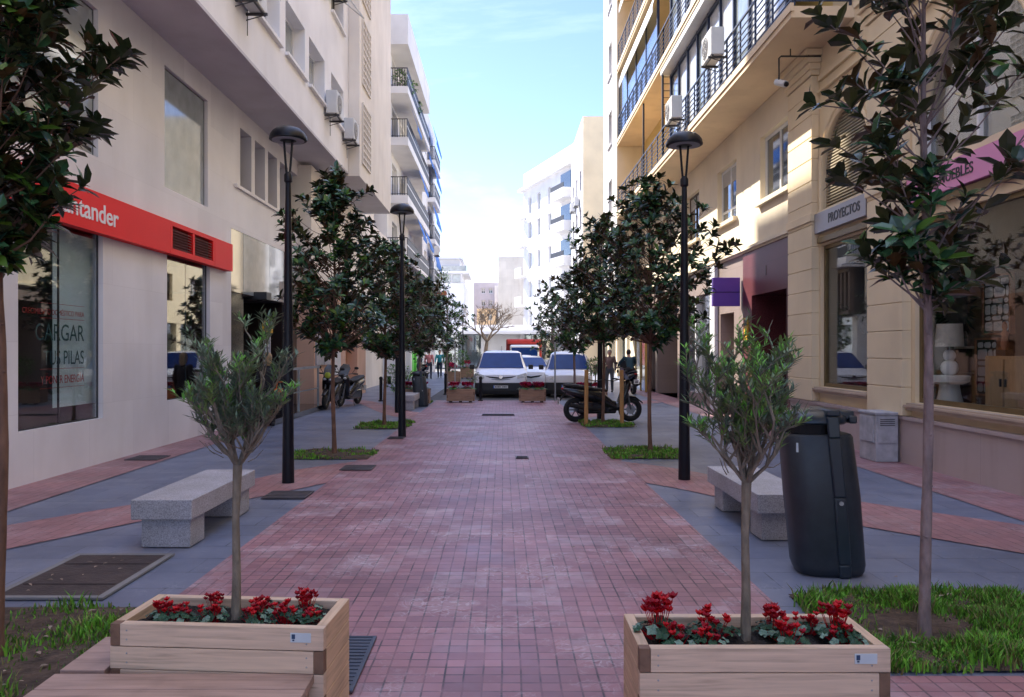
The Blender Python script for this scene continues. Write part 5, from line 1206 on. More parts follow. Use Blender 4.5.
def make_bin():
    T = thing('litter_bin', 'x', 'litter bin', (0, 0, 0))
    def ring(cx, w, d, z, n=28, p=3.2):
        out = []
        for j in range(n):
            a = 2 * pi * j / n; c, s = math.cos(a), math.sin(a)
            out.append(Vector((cx + w * math.copysign(abs(c) ** (2 / p), c), d * math.copysign(abs(s) ** (2 / p), s), z)))
        return out
    mb = MB(); mb.loft([ring(.05, .235, .17, .0), ring(.05, .25, .19, .03), ring(.045, .262, .2, .08), ring(0.0, .268, .21, .6), ring(-.045, .258, .2, 1.04), ring(-.046, .245, .19, 1.06)], 'bin_plastic'); mb.build('body', T, smooth=35)
    mb = MB(); mb.loft([ring(-.11, .15, .165, 1.05), ring(-.11, .155, .17, 1.14)], 'bin_hole'); mb.build('opening', T)
    mb = MB(); mb.loft([ring(-.075, .235, .19, 1.135, p=2.6), ring(-.075, .25, .205, 1.15, p=2.6), ring(-.07, .245, .2, 1.185, p=2.6), ring(-.06, .2, .165, 1.225, p=2.4), ring(-.05, .1, .09, 1.245, p=2.2)], 'bin_cap'); mb.build('hood', T, smooth=50)
    mb = MB()   # strap running up the front, over the hood
    def strap(pts, w): 
        for i in range(len(pts) - 1):
            (x0, y0, z0), (x1, y1, z1) = pts[i], pts[i + 1]; mb.hexa([(x0 - w, y0, z0), (x0 + w, y0, z0), (x0 + w, y0 + .03, z0), (x0 - w, y0 + .03, z0), (x1 - w, y1, z1), (x1 + w, y1, z1), (x1 + w, y1 + .03, z1), (x1 - w, y1 + .03, z1)], 'bin_cap')
    strap([(.115, -.205, .0), (.11, -.217, .1), (.07, -.228, .6), (.03, -.222, 1.04), (.02, -.215, 1.2)], .045); strap([(.115, .175, .0), (.07, .2, .6), (.02, .19, 1.2)], .045)
    mb.box(-.025, .075, -.215, .22, 1.2, 1.25, 'bin_cap'); mb.box(.076, .215, -.1, .1, 1.165, 1.235, 'bin_cap'); mb.box(.17, .23, -.12, .12, 1.14, 1.2, 'bin_cap'); mb.build('strap', T, bevel=.012, smooth=40)
    mb = MB(); mb.lathe([(.016, 0), (.016, .01)], 'steel', 12, (0, 0, 0)); k = mb.build('lock', T); k.rotation_euler = (R(90), 0, 0); k.location = (.074, -.226, .56)
    mb = MB(); mb.box(-.235, -.2, -.177, -.17, .93, 1.0, 'label_plate'); mb.build('badge', T)
    return T
bn = make_bin(); place(bn, False, (2.44, 6.02, .006), R(-4), 'large dark litter bin leaning beside the grass patch on the right', 'dark litter bins')
place(bn, True, (-2.5, 23.6, .006), R(10), 'small looking dark litter bin behind the far bench', 'dark litter bins', (.82, .82, .85))

T = thing('utility_cabinet', 'grey street utility cabinet against the stone plinth below the pilaster', 'cabinet', (5.8, 12.4, 0))
mb = MB(); mb.box(5.62, 5.96, 11.82, 12.36, .012, .72, 'cabinet_grey'); mb.box(5.6, 5.975, 11.8, 12.38, .721, .76, 'cabinet_grey'); mb.build('body', T, True, bevel=.008)
mb = MB(); mb.box(5.6, 5.618, 11.86, 12.32, .3, .69, 'cabinet_grey'); mb.box(5.65, 5.93, 11.805, 11.818, .3, .69, 'cabinet_grey'); mb.build('door', T, True, bevel=.004)
mb = MB()
for k in range(4): mb.box(5.68, 5.9, 11.8, 11.8045, .56 + k * .03, .57 + k * .03, 'frame_dark')
mb.build('vent', T, True)
def bollard(x, y, lab):
    T = thing('bollard', lab, 'bollard', (x, y, 0), 0, 'black bollards'); mb = MB(); mb.lathe([(.05, 0), (.05, .72), (.062, .73), (.062, .78), (.03, .82)], 'navy_metal', 14); mb.build('post', T, smooth=40)
    mb = MB(); mb.lathe([(.085, 0), (.085, .03), (.055, .05)], 'navy_metal', 14); mb.build('base', T)
bollard(-4.05, 26.0, 'black bollard by the left wall beyond the parked scooters'); bollard(-.75, 26.2, 'black bollard standing in front of the large white van'); bollard(-2.2, 30, 'black bollard left of the large van, near the walkers')
# road signs on thin poles near the vans
for x, y, lab in ((1.72, 25.9, 'thin grey pole beside the planter between the vans'), (-2.05, 33.5, 'thin grey pole left of the large white van')):
    T = thing('sign_pole', lab, 'pole', (x, y, 0)); mb = MB(); mb.lathe([(.028, 0), (.028, 2.0)], 'steel', 10); mb.build('pole', T); mb = MB(); mb.ball((0, 0, 2.0), .045, 'navy_metal', 8, 6); mb.build('cap', T)
# hatches and drains
def plate(name, label, cat, x0, x1, y0, y1, m, fr=None, z=.014, group=None, rows=0):
    T = thing(name, label, cat, ((x0 + x1) / 2, (y0 + y1) / 2, 0), 0, group); mb = MB(); mb.box(x0, x1, y0, y1, z - .004, z + .006, m); mb.build('cover', T, True)
    if rows:
        b = MB()
        for k in range(rows): y = y0 + (y1 - y0) * (k + .5) / rows; b.box(x0 + .02, x1 - .02, y - .006, y + .006, z + .0062, z + .011, m)
        b.build('ribs', T, True)
    if fr:
        b = MB()
        for a in ((x0 - .05, x1 + .05, y0 - .05, y0 - .001), (x0 - .05, x1 + .05, y1 + .001, y1 + .05), (x0 - .05, x0 - .001, y0, y1), (x1 + .001, x1 + .05, y0, y1)): b.box(*a, z - .006, z + .009, fr)
        b.build('frame', T, True)
    return T
plate('access_hatch', 'large rusty brown double hatch cover in the pavement by the left grass patch', 'hatch', -3.46, -2.76, 5.36, 6.42, 'hatch_brown', 'hatch_frame', rows=2)
gd = 'small drain covers in the paving'
for x0, x1, y0, y1, lab in ((-2.75, -2.25, 8.9, 9.35, 'dark drain cover right of the left bench'), (-2.3, -1.85, 11.0, 11.45, 'dark drain cover just past the nearest left lamp'), (-5.8, -5.3, 12.0, 12.5, 'drain cover on the red strip below the bank window'), (-2.2, -1.9, 14.9, 15.2, 'small drain cover before the second left tree pit'),
                        (-.55, .3, 20.2, 20.6, 'long dark drain grate across the red path before the vans'), (.2, .4, 12.2, 12.4, 'tiny square cover in the middle of the red path'), (-5.85, -5.45, 8.2, 8.6, 'drain cover at the foot of the bank wall, left edge')):
    plate('drain_cover', lab, 'drain cover', x0, x1, y0, y1, 'drain_dark', None, .016, gd, 5)
plate('rubber_pad', 'bluish ribbed rubber mat beside the left near planter', 'mat', -1.05, -.74, 3.86, 4.6, 'pad_blue', None, .018, None, 16)
# ---- shop interiors
mb = MB(); mb.box(6.24, 9.4, 2, 16.2, .8, .86, 'interior_floor'); mb.box(9.4, 9.5, 2, 16.2, 0, 4.2, 'interior_dark'); mb.box(6.3, 9.4, 2, 16.2, 4.1, 4.2, 'interior_mid'); mb.box(6.3, 9.4, 12.75, 12.9, .86, 4.1, 'interior_mid'); mb.box(6.3, 9.4, 15.6, 15.7, .86, 4.1, 'interior_mid'); mb.box(7.55, 7.6, 8.6, 12.74, .86, 4.1, 'shop_wall'); mb.box(6.24, 9.4, 1.9, 2, .8, 4.2, 'interior_mid')
mb.build('shop_interior', Bf, True)
T = thing('table_lamp', 'white ceramic table lamp with a linen shade in the display window', 'lamp', (6.52, 11.45, 1.33)); 
mb = MB(); mb.ball((0, 0, .11), .12, 'ceramic_white', 14, 9); mb.ball((0, 0, .29), .085, 'ceramic_white', 14, 9); mb.tube([(0, 0, .35), (0, 0, .45)], .012, 'steel', 6); mb.build('base', T, smooth=60)
mb = MB(); mb.lathe([(.19, .42), (.17, .75)], 'shade_linen', 20); mb.build('lamp_shade', T, smooth=50)
T = thing('pedestal_table', 'fluted white pedestal table under the ceramic lamp in the shop window', 'table', (6.52, 11.45, .86)); mb = MB(); mb.lathe([(.2, 0), (.15, .2), (.13, .34)], 'ceramic_white', 20); mb.build('base', T, smooth=40); mb = MB(); mb.lathe([(.18, .342), (.26, .38), (.27, .46), (.25, .47)], 'ceramic_white', 24); mb.build('table_top', T, smooth=40)
rnd = random.Random(12)
for x, y, z, w, h, lab in ((7.2, 11.4, 1.95, .6, .82, 'upper black framed panel of white pebble shapes in the shop window'), (7.15, 11.55, 1.05, .5, .8, 'lower black panel of white pebble shapes, half behind the wooden cabinet')):
    T = thing('art_panel', lab, 'wall art', (x, y, z)); FA = Fr((x, y, z), (0, -1, 0)); mb = MB(); mb.fbox(FA, -w / 2, w / 2, 0, h, -.02, .02, 'art_black'); mb.build('panel', T, True); s = MB(); nr = int(h / .13)
    for r in range(nr):
        jj = [0, .2, -.15, .1, -.2, .15, 0, 0, 0]; rh = (h - .04) / nr; v0 = .03 + (r + (jj[r] if r else 0)) * rh; v1 = .03 + (r + 1 + (jj[r + 1] if r < nr - 1 else 0)) * rh - .022; u = -w / 2 + .03
        while u < w / 2 - .08:
            e = min(u + rnd.uniform(.1, .26), w / 2 - .03)
            if w / 2 - .03 - e < .07: e = w / 2 - .03
            c = rnd.uniform(.012, .03); s.poly([FA.p(a, b, .023) for a, b in ((u + c, v0), (e - c, v0), (e, v0 + c), (e, v1 - c * 1.3), (e - c, v1), (u + c * 1.2, v1 - .006), (u, v1 - c), (u, v0 + c))], 'art_white'); u = e + .022
    s.build('pebbles', T, True)
    f = MB()
    for a in ((-w / 2 - .03, -w / 2 - .001, -.03, h + .03), (w / 2 + .001, w / 2 + .03, -.03, h + .03), (-w / 2, w / 2, h + .001, h + .03), (-w / 2, w / 2, -.03, -.001)): f.fbox(FA, *a, -.03, .04, 'clay_figure')
    f.build('frame', T, True)
T = thing('wooden_cabinet', 'pale wooden two door cabinet at the right of the shop window', 'cabinet', (6.75, 10.2, .86)); mb = MB(); mb.box(6.55, 7.0, 9.8, 10.65, .9, 1.62, 'cabinet_wood'); mb.build('body', T, True, bevel=.006)
for y in (9.82, 10.23): mb = MB(); mb.box(6.52, 6.549, y, y + .375, .94, 1.58, 'cabinet_wood'); d = mb.build('door', T, True, bevel=.004); k = MB(); k.box(6.5, 6.519, y + (.33 if y < 10 else .02), y + (.36 if y < 10 else .05), 1.22, 1.32, 'frame_dark'); k.build('handle', d, True)
T = thing('figurine', 'small terracotta figure standing on the wooden cabinet', 'figurine', (6.72, 10.5, 1.622)); mb = MB(); mb.box(-.06, .06, -.1, .1, 0, .08, 'interior_dark'); mb.build('plinth', T); mb = MB(); mb.lathe([(.03, .08), (.05, .16), (.035, .24), (.05, .3), (.02, .34), (.035, .38), (.03, .43), (.01, .46)], 'clay_figure', 10); mb.build('body', T, smooth=60)
T = thing('wreath', 'large round black feathery wreath hanging behind the ceramic lamp', 'wreath', (7.0, 12.1, 2.35)); mb = MB()
for k in range(170):
    a = rnd.uniform(0, 6.28); p = Vector((rnd.uniform(-.05, .05), math.cos(a) * .3, math.sin(a) * .36)); leaf(mb, p, Vector((-.3, math.cos(a) + rnd.uniform(-.5, .5), math.sin(a) + rnd.uniform(-.5, .5))), Vector((-1, 0, 0)), .24, .035, 'wreath', False)
mb.build('feathers', T)
T = thing('shelf_unit', 'dark wooden shelf behind the lamp in the shop window', 'shelf', (7.3, 12.2, .86)); mb = MB()
for y in (11.9, 12.45): mb.box(7.2, 7.45, y, y + .05, .86, 1.75, 'door_wood')
for z in (1.3, 1.72): mb.box(7.19, 7.46, 11.9, 12.5, z, z + .04, 'shade_linen' if z > 1.5 else 'door_wood')
mb.build('shelves', T, True)
for k, (y, r) in enumerate(((10.15, .36), (9.45, .3))):
    T = thing('flower_pot', ('wide white pot behind the big arched window, left one', 'narrower white pot behind the big arched window, right one')[k], 'pot', (6.28 + r * 0 + .35, y, 4.5)); mb = MB(); mb.lathe([(r * .7, -.08), (r, .55), (r * 1.05, .6), (r * .9, .6)], 'ceramic_white', 20); mb.build('pot', T, smooth=40)
# round table & chair in small shop window
T = thing('bistro_table', 'pale metal bistro table in the smaller display window', 'table', (6.9, 13.6, .86)); mb = MB(); mb.lathe([(.3, .7), (.3, .73)], 'frame_white', 20); mb.build('table_top', T)
for s in (-1, 1): mb = MB(); mb.tube([(0, s * .05, .7), (0, s * .1, .45), (0, s * .02, .3), (0, s * .25, 0)], .012, 'frame_white', 6); mb.build('leg', T)
T = thing('wall_clock', 'round dark sign hanging in the smaller display window', 'sign', (6.6, 14.3, 2.2)); mb = MB(); mb.lathe([(.2, 0), (.2, .02)], 'interior_dark', 24); k = mb.build('disc', T); k.rotation_euler = (0, R(-90), 0); 
# bank window banner, chairs
T = thing('window_banner', 'pale banner with dark and red lettering hanging inside the bank window', 'banner', (-6.2, 11.4, .85)); FB = FL(-6.2); mb = MB(); mb.fbox(FB, 10.8, 12.1, .9, 3.38, -.01, .0, 'banner_cloth'); mb.build('cloth', T, True)
for body, v, sz, m, sx in (('CRECIMIENTO DOMÉSTICO PARA', 2.18, .105, 'letters_red', .93), ('CARGAR', 1.83, .33, 'letters_teal', .92), ('TUS PILAS', 1.5, .28, 'letters_teal', .82), ('Y PONER ENERGÍA', 1.24, .16, 'letters_red', .8)):
    text(body, 'lettering', FL(-6.145), 11.5, v, .0, sz, m, T, 'RIGHT', .001, sx)
mb = MB()
for v in (2.33, 2.13, 1.44, 1.18): mb.fbox(FL(-6.145), 10.4, 11.5, v, v + .006, 0, .002, 'letters_red')
mb.build('rule', T, True)
def make_chair():
    T = thing('lounge_chair', 'x', 'chair', (0, 0, 0)); mb = MB(); mb.box(-.24, .24, -.24, .24, .42, .47, 'cloth_black'); mb.build('seat', T, bevel=.015); mb = MB(); mb.box(-.24, .24, .2, .24, .5, .85, 'cloth_black'); mb.build('backrest', T, bevel=.015)
    for a in (-1, 1):
        for b in (-1, 1): mb = MB(); mb.tube([(a * .2, b * .2, .42), (a * .26, b * .26, 0)], .016, 'cabinet_wood', 6); mb.build('leg', T)
    return T
ch = make_chair()
place(ch, False, (-7.0, 11.0, .06), R(50), 'dark chair with pale wooden legs inside the bank, nearer one', 'chairs inside the bank window'); place(ch, True, (-7.6, 10.2, .06), R(200), 'dark chair with pale wooden legs inside the bank, left one', 'chairs inside the bank window')
# ------------------------------------------------------------------ vehicles (local: nose towards -Y at y=0)
def wheel(parent, x, y, r, w, m_rim='moto_grey', spokes=7):
    W = bpy.data.objects.new('wheel', None)
    mb = MB(); n = 24
    s = 1 if x > 0 else -1
    def rg(xx, rr): return [Vector((xx, math.cos(2 * pi * j / n) * rr, math.sin(2 * pi * j / n) * rr)) for j in range(n)]
    mb.loft([rg(-w / 2, r * .66), rg(-w / 2, r * .95), rg(-w / 2 + .02, r), rg(w / 2 - .02, r), rg(w / 2, r * .95), rg(w / 2, r * .66)], 'tyre', cap=True); o = mb.build('wheel', parent, smooth=40); o.location = (x, y, r)
    mb = MB(); xo = s * (w / 2 + .004); mb.loft([rg(xo, r * .66), rg(xo + s * .004, r * .6)], 'chrome' if m_rim == 'chrome' else m_rim, cap=False)
    for k in range(spokes):
        a = 2 * pi * k / spokes; mb.tube([(xo, math.cos(a) * .04, math.sin(a) * .04), (xo, math.cos(a) * r * .64, math.sin(a) * r * .64)], .022 * r / .3, m_rim, 5)
    mb.tube([(xo - s * .01, 0, 0), (xo + s * .012, 0, 0)], r * .16, m_rim, 12); mb.build('rim', o)
    return o
def vehicle(name, label, cat, loc, rz, st, w, belt, paint='car_white', ws=None, r=.32, wx=None, wy=(.9, 3.6), mirror=True, grille=None, low=None, lampz=.78, plate=True, extra=None, mir_m='car_black'):
    """st: list of (y, halfwidth, z_top, top_halfwidth)"""
    T = thing(name, label, cat, loc, rz); mb = MB(); rings = []
    for y, hw, zt, tw in st:
        zb = min(belt, zt - .06); h = .3
        P = [(hw * .9, h), (hw * .985, h + .12), (hw, (h + zb) / 2), (hw * .985, zb), (tw + (hw - tw) * .12 if zt > belt + .2 else tw, zt - .1 if zt > belt + .2 else zt - .03), (tw * .86, zt - .02), (tw * .4, zt)]
        rings.append([Vector((a, y, z)) for a, z in P] + [Vector((-a, y, z)) for a, z in reversed(P)])
    mb.loft(rings, paint); b = mb.build('body', T, smooth=38)
    y0, z0, x0, y1, z1, x1 = ws; e = .012
    g = MB(); k = 5
    for i in range(k):   # gently curved windscreen
        a, c = -1 + 2 * i / k, -1 + 2 * (i + 1) / k
        def P(s, t): return (s * (x0 + (x1 - x0) * t), y0 + (y1 - y0) * t - e - .05 * (1 - s * s) + .02, z0 + (z1 - z0) * t + e)
        g.quad(P(a, 0), P(c, 0), P(c, 1), P(a, 1), 'car_glass')
    g.build('windscreen', T, smooth=60)
    for s in (-1, 1):
        if name != 'box_truck':
            sw = MB(); hw = w; yA, yB = y0 + .35, y0 + 1.5
            sw.add([(s * (hw * .99), yA, belt + .04), (s * (hw * .99), yB, belt + .04), (s * (x1 + .09), yB, z1 - .04), (s * (x1 + .09), y1 + .1, z1 - .05)], [(0, 1, 2, 3)], 'car_glass'); sw.build('side_window', T)
        if mirror:
            m = MB(); m.box(s * (w + .04), s * (w + .22), y0 + .3, y0 + .4, belt, belt + .2, mir_m) if s > 0 else m.box(-(w + .22), -(w + .04), y0 + .3, y0 + .4, belt, belt + .2, mir_m); m.build('mirror', T, bevel=.03)
        for y in wy: wheel(T, s * (w - .13), y, r, .2)
    for s in (-1, 1):
        h = MB(); a, c = s * w * .62, s * w * .93
        h.add([(a, st[0][0] - .0, lampz - .05), (c, st[1][0] + .02, lampz - .02), (c, st[1][0] + .1, lampz + .16), (a, st[0][0] + .05, lampz + .06)], [(0, 1, 2, 3) if s > 0 else (3, 2, 1, 0)], 'lamp_clear')
        for v in h.v: pass
        hh = h.build('headlight', T); md = hh.modifiers.new('s', 'SOLIDIFY'); md.thickness = .05; md.offset = 0
    if low:
        m = MB(); hw = w * .97; m.loft([[Vector((s * hw * q, yy, z)) for s, q in ((-1, .93), (1, .93))] + [Vector((hw, yy + .1, z + .0)), Vector((-hw, yy + .1, z))] for yy, z in ((-.045, .14), (-.07, .3), (-.06, low))], 'car_black'); m.build('bumper', T, bevel=.02)
    if grille: 
        for gr in grille:
            m = MB(); z, hh, x, dy, mm = gr; m.poly([(-x, dy + .06, z + hh), (0, dy, z), (x, dy + .06, z + hh), (x, dy + .06, z + hh * 1.9), (0, dy, z + hh * 1.0), (-x, dy + .06, z + hh * 1.9)], mm); o = m.build('grille', T); md = o.modifiers.new('s', 'SOLIDIFY'); md.thickness = .02
    if plate:
        m = MB(); m.box(-.26, .26, -.1, -.09, .4, .51, 'plate_white'); p = m.build('number_plate', T)
        m = MB()
        for k in range(8):
            if k == 4: continue
            x = -.2 + k * .053; m.box(x, x + .032, -.103, -.1, .43, .485, 'letters_black')
        m.box(-.258, -.225, -.1025, -.1, .402, .508, 'blue_plastic'); m.build('plate_marks', p)
    return T
big = [(0, .78, .72, .7), (.05, .88, .95, .78), (.3, .93, 1.08, .82), (.85, .95, 1.2, .84), (1.1, .955, 1.42, .78), (1.55, .96, 1.86, .70), (1.9, .96, 1.93, .70), (3.5, .96, 1.95, .71), (4.7, .95, 1.93, .70), (4.85, .9, 1.8, .66)]
T = vehicle('delivery_van', 'large white van parked facing us in the middle of the street, dark lower bumper', 'van', (-.08, 27.9, 0), R(-1), big, .96, 1.15, ws=(.86, 1.2, .82, 1.56, 1.84, .68), low=.62, wy=(.95, 3.9), grille=((.78, .06, .55, -.02, 'car_black'), (.74, .02, .5, -.03, 'moto_grey')), lampz=.86)
T.scale = (1, 1, .86)
m = MB(); m.lathe([(.07, 0), (.07, .01)], 'chrome', 16); k = m.build('emblem', T); k.rotation_euler = (R(90), 0, 0); k.location = (0, -.03, .86)
m = MB(); m.tube([(0, 1.7, 1.92), (0, 1.8, 2.15)], .008, 'car_black', 5); m.build('aerial', T)
sm = [(0, .7, .7, .6), (.05, .82, .88, .7), (.3, .86, 1.0, .74), (.8, .87, 1.1, .76), (1.1, .875, 1.35, .72), (1.5, .88, 1.74, .62), (1.8, .88, 1.82, .62), (3.4, .88, 1.84, .62), (4.2, .87, 1.8, .6), (4.3, .84, 1.7, .58)]
T = vehicle('small_van', 'smaller white van parked on the right with rounded roof and black bumper', 'van', (2.35, 28.0, 0), R(-4), sm, .88, 1.08, ws=(.8, 1.1, .76, 1.5, 1.7, .6), low=.6, wy=(.8, 3.5), lampz=.74); T.scale = (1, 1, .9)
car = [(0, .7, .62, .55), (.06, .84, .78, .66), (.4, .89, .88, .72), (1.0, .9, .98, .74), (1.5, .9, 1.22, .66), (1.95, .9, 1.4, .55), (2.6, .9, 1.44, .56), (3.5, .89, 1.38, .54), (4.2, .85, 1.1, .5)]
T = vehicle('parked_car', 'white hatchback parked between the two vans, only its nose showing', 'car', (1.18, 33.0, 0), 0, car, .9, .95, ws=(1.02, .98, .74, 1.85, 1.36, .55), low=.3, wy=(.85, 3.4), grille=((.52, .07, .45, -.05, 'car_black'),), lampz=.66, plate=False, mir_m='car_white')
car2 = copy_tree(T); car2.location = (1.0, 39.5, 0); car2['label'] = 'white car behind the hatchback, only its roof showing'
# lorry
T = thing('box_truck', 'red and white box lorry behind the parked cars', 'truck', (1.25, 46, 0))
m = MB(); m.box(-1.05, 1.05, .6, 6, .7, 2.35, 'truck_red'); m.build('cargo_box', T, bevel=.04)
m = MB(); m.box(-.85, .85, -.6, .55, .4, 2.0, 'car_white'); m.build('cab', T, bevel=.1)
m = MB(); m.box(-.75, .75, -.63, -.605, 1.2, 1.85, 'car_glass'); m.build('windscreen', T); m = MB(); m.box(-1.0, 1.0, .3, .59, 2.05, 2.3, 'truck_red'); m.build('air_deflector', T, bevel=.04)
for s in (-1, 1):
    for y in (0, 4.6): wheel(T, s * .85, y, .4, .22)

# scooters (local: front towards +Y)
def scooter(label, loc, rz, kind='scooter', group=None, lean=0, grey=False, badge=None):
    T = thing('motorcycle' if kind == 'moto' else 'motor_scooter', label, 'motorcycle' if kind == 'moto' else 'scooter', loc, rz, group); T.rotation_euler = (0, lean, rz)
    r = .29 if kind == 'moto' else .27; wb = .66; n = 26
    for y in (-wb, wb):
        mb = MB(); rings = []
        for j in range(n):
            a = 2 * pi * j / n; c = Vector((0, math.cos(a), math.sin(a))); cen = c * (r - .065)
            rings.append([cen + c * .065 * math.cos(b) + Vector((1, 0, 0)) * .06 * math.sin(b) for b in [2 * pi * q / 8 for q in range(8)]])
        rings.append(rings[0]); mb.loft(rings, 'tyre', cap=False); w_ = mb.build('wheel', T, smooth=60); w_.location = (0, y, r)
        mb = MB()
        for k in range(6): a = k * pi / 3; mb.tube([(0, 0, 0), (0, math.cos(a) * (r - .11), math.sin(a) * (r - .11))], .014, 'moto_grey', 5)
        mb.tube([(0, math.cos(2 * pi * j / 20) * (r - .12), math.sin(2 * pi * j / 20) * (r - .12)) for j in range(21)], .018, 'moto_grey', 6); mb.tube([(-.05, 0, 0), (.05, 0, 0)], .045, 'moto_grey', 10); mb.build('rim', w_)
        if y > 0: mb = MB(); mb.tube([(.045, 0, 0), (.052, 0, 0)], .11, 'steel', 18); mb.build('brake_disc', w_)
    def sect(y, z, w, h, p=2.6, k=14): 
        return [Vector((w * math.copysign(abs(math.cos(2 * pi * j / k)) ** (2 / p), math.cos(2 * pi * j / k)), y, z + h * math.copysign(abs(math.sin(2 * pi * j / k)) ** (2 / p), math.sin(2 * pi * j / k)))) for j in range(k)]
    bm = 'moto_black'
    mb = MB(); mb.loft([sect(-.98, .78, .05, .04), sect(-.85, .74, .12, .09), sect(-.5, .66, .17, .16), sect(-.1, .58, .18, .2), sect(.1, .45, .17, .16), sect(.3, .34, .15, .1)], bm); mb.build('rear_body', T, smooth=50)
    mb = MB(); mb.loft([sect(.1, .3, .15, .07), sect(.35, .36, .15, .1), sect(.45, .55, .17, .22), sect(.52, .72, .2, .25), sect(.6, .85, .17, .14), sect(.68, .86, .08, .08)], bm); mb.build('front_shield', T, smooth=50)
    mb = MB(); mb.loft([sect(wb - .28, r + .22, .06, .02), sect(wb - .1, r + .31, .07, .025), sect(wb + .12, r + .29, .07, .025), sect(wb + .3, r + .15, .05, .02)], bm); mb.build('front_mudguard', T, smooth=50)
    mb = MB(); mb.loft([sect(-.95, .87, .06, .03), sect(-.8, .86, .13, .05), sect(-.5, .82, .15, .055), sect(-.2, .76, .15, .05), sect(.08, .74, .1, .04)], 'seat_black'); mb.build('seat', T, smooth=50)
    mb = MB(); mb.tube([(-.07, wb, r), (-.07, .56, .8)], .022, 'moto_grey', 8); mb.tube([(.07, wb, r), (.07, .56, .8)], .022, 'moto_grey', 8); mb.build('fork', T, smooth=50)
    mb = MB(); mb.tube([(-.34, .36, 1.0), (-.2, .42, 1.0), (0, .48, .96), (.2, .42, 1.0), (.34, .36, 1.0)], .014, 'moto_grey', 8); h = mb.build('handlebar', T, smooth=50)
    for s in (-1, 1):
        mb = MB(); mb.tube([(s * .23, .405, 1.0), (s * .36, .35, 1.0)], .021, 'seat_black', 8); mb.build('grip', h)
        mb = MB(); mb.tube([(s * .2, .43, 1.0), (s * .3, .46, 1.15)], .008, 'seat_black', 5); mb.ball((s * .34, .46, 1.18), .06, 'seat_black', 10, 7, (1.2, .4, .75)); mb.build('mirror', T, smooth=60)
    mb = MB(); mb.add([(-.15, .62, .95), (.15, .62, .95), (.17, .5, 1.15), (.1, .45, 1.27), (-.1, .45, 1.27), (-.17, .5, 1.15)], [(0, 1, 2, 5), (5, 2, 3, 4)], 'wind_smoke'); w_ = mb.build('windshield', T); md = w_.modifiers.new('s', 'SOLIDIFY'); md.thickness = .006
    for s in (-1, 1): mb = MB(); mb.ball((s * .08, .66, .86), .055, 'lamp_clear', 10, 6, (1.1, .6, .7)); mb.build('headlight', T, smooth=60)
    mb = MB(); mb.ball((0, -.97, .79), .05, 'lamp_red', 10, 6, (1.4, .6, .7)); mb.build('tail_light', T, smooth=60)
    mb = MB(); mb.tube([(0, -.88, .72), (0, -1.04, .5)], .016, 'seat_black', 6); mb.box(-.1, .1, -1.07, -1.06, .42, .58, 'plate_white'); mb.box(-.06, .06, -1.073, -1.07, .46, .49, 'letters_black'); mb.box(-.06, .06, -1.073, -1.07, .51, .54, 'letters_black'); mb.build('number_plate', T)
    mb = MB(); mb.tube([(.13, -.1, .3), (.17, -.4, .33), (.18, -.85, .42)], [.03, .05, .055], 'seat_black', 10); mb.build('exhaust', T, smooth=50)
    mb = MB(); mb.box(-.13, .13, -.62, .3, .2, .5, 'moto_black'); mb.build('engine', T, bevel=.04); mb = MB(); mb.tube([(-.1, 0, .25), (-.22, .06, .0)], .012, 'moto_grey', 6); mb.build('side_stand', T)
    if kind != 'moto': mb = MB(); mb.box(-.14, .14, .05, .4, .26, .32, 'seat_black'); mb.build('footboard', T, bevel=.02)
    if badge: mb = MB(); mb.ball((0, .7, .98), .09, badge, 12, 7, (1, .3, 1)); mb.build('front_panel', T, smooth=60)
    return T
scooter('black motorcycle parked side on behind the two wooden stakes', (2.35, 18.45, .01), R(-82), 'moto', lean=0)
scooter('black scooter with a lime front panel parked by the peach wall, nearer one', (-5.0, 22.9, .01), R(176), 'scooter', 'scooters parked by the peach wall', badge='lime_badge', lean=R(-5))
scooter('black scooter parked by the peach wall, tucked behind the other', (-4.72, 24.0, .01), R(168), 'scooter', 'scooters parked by the peach wall', lean=R(-5))
scooter('dark scooter ridden away from us by the person in dark teal', (4.85, 30.4, .01), R(8), 'scooter')
scooter('dark scooter parked far off beside the left shop row', (-4.6, 44.5, .01), R(20), 'scooter')

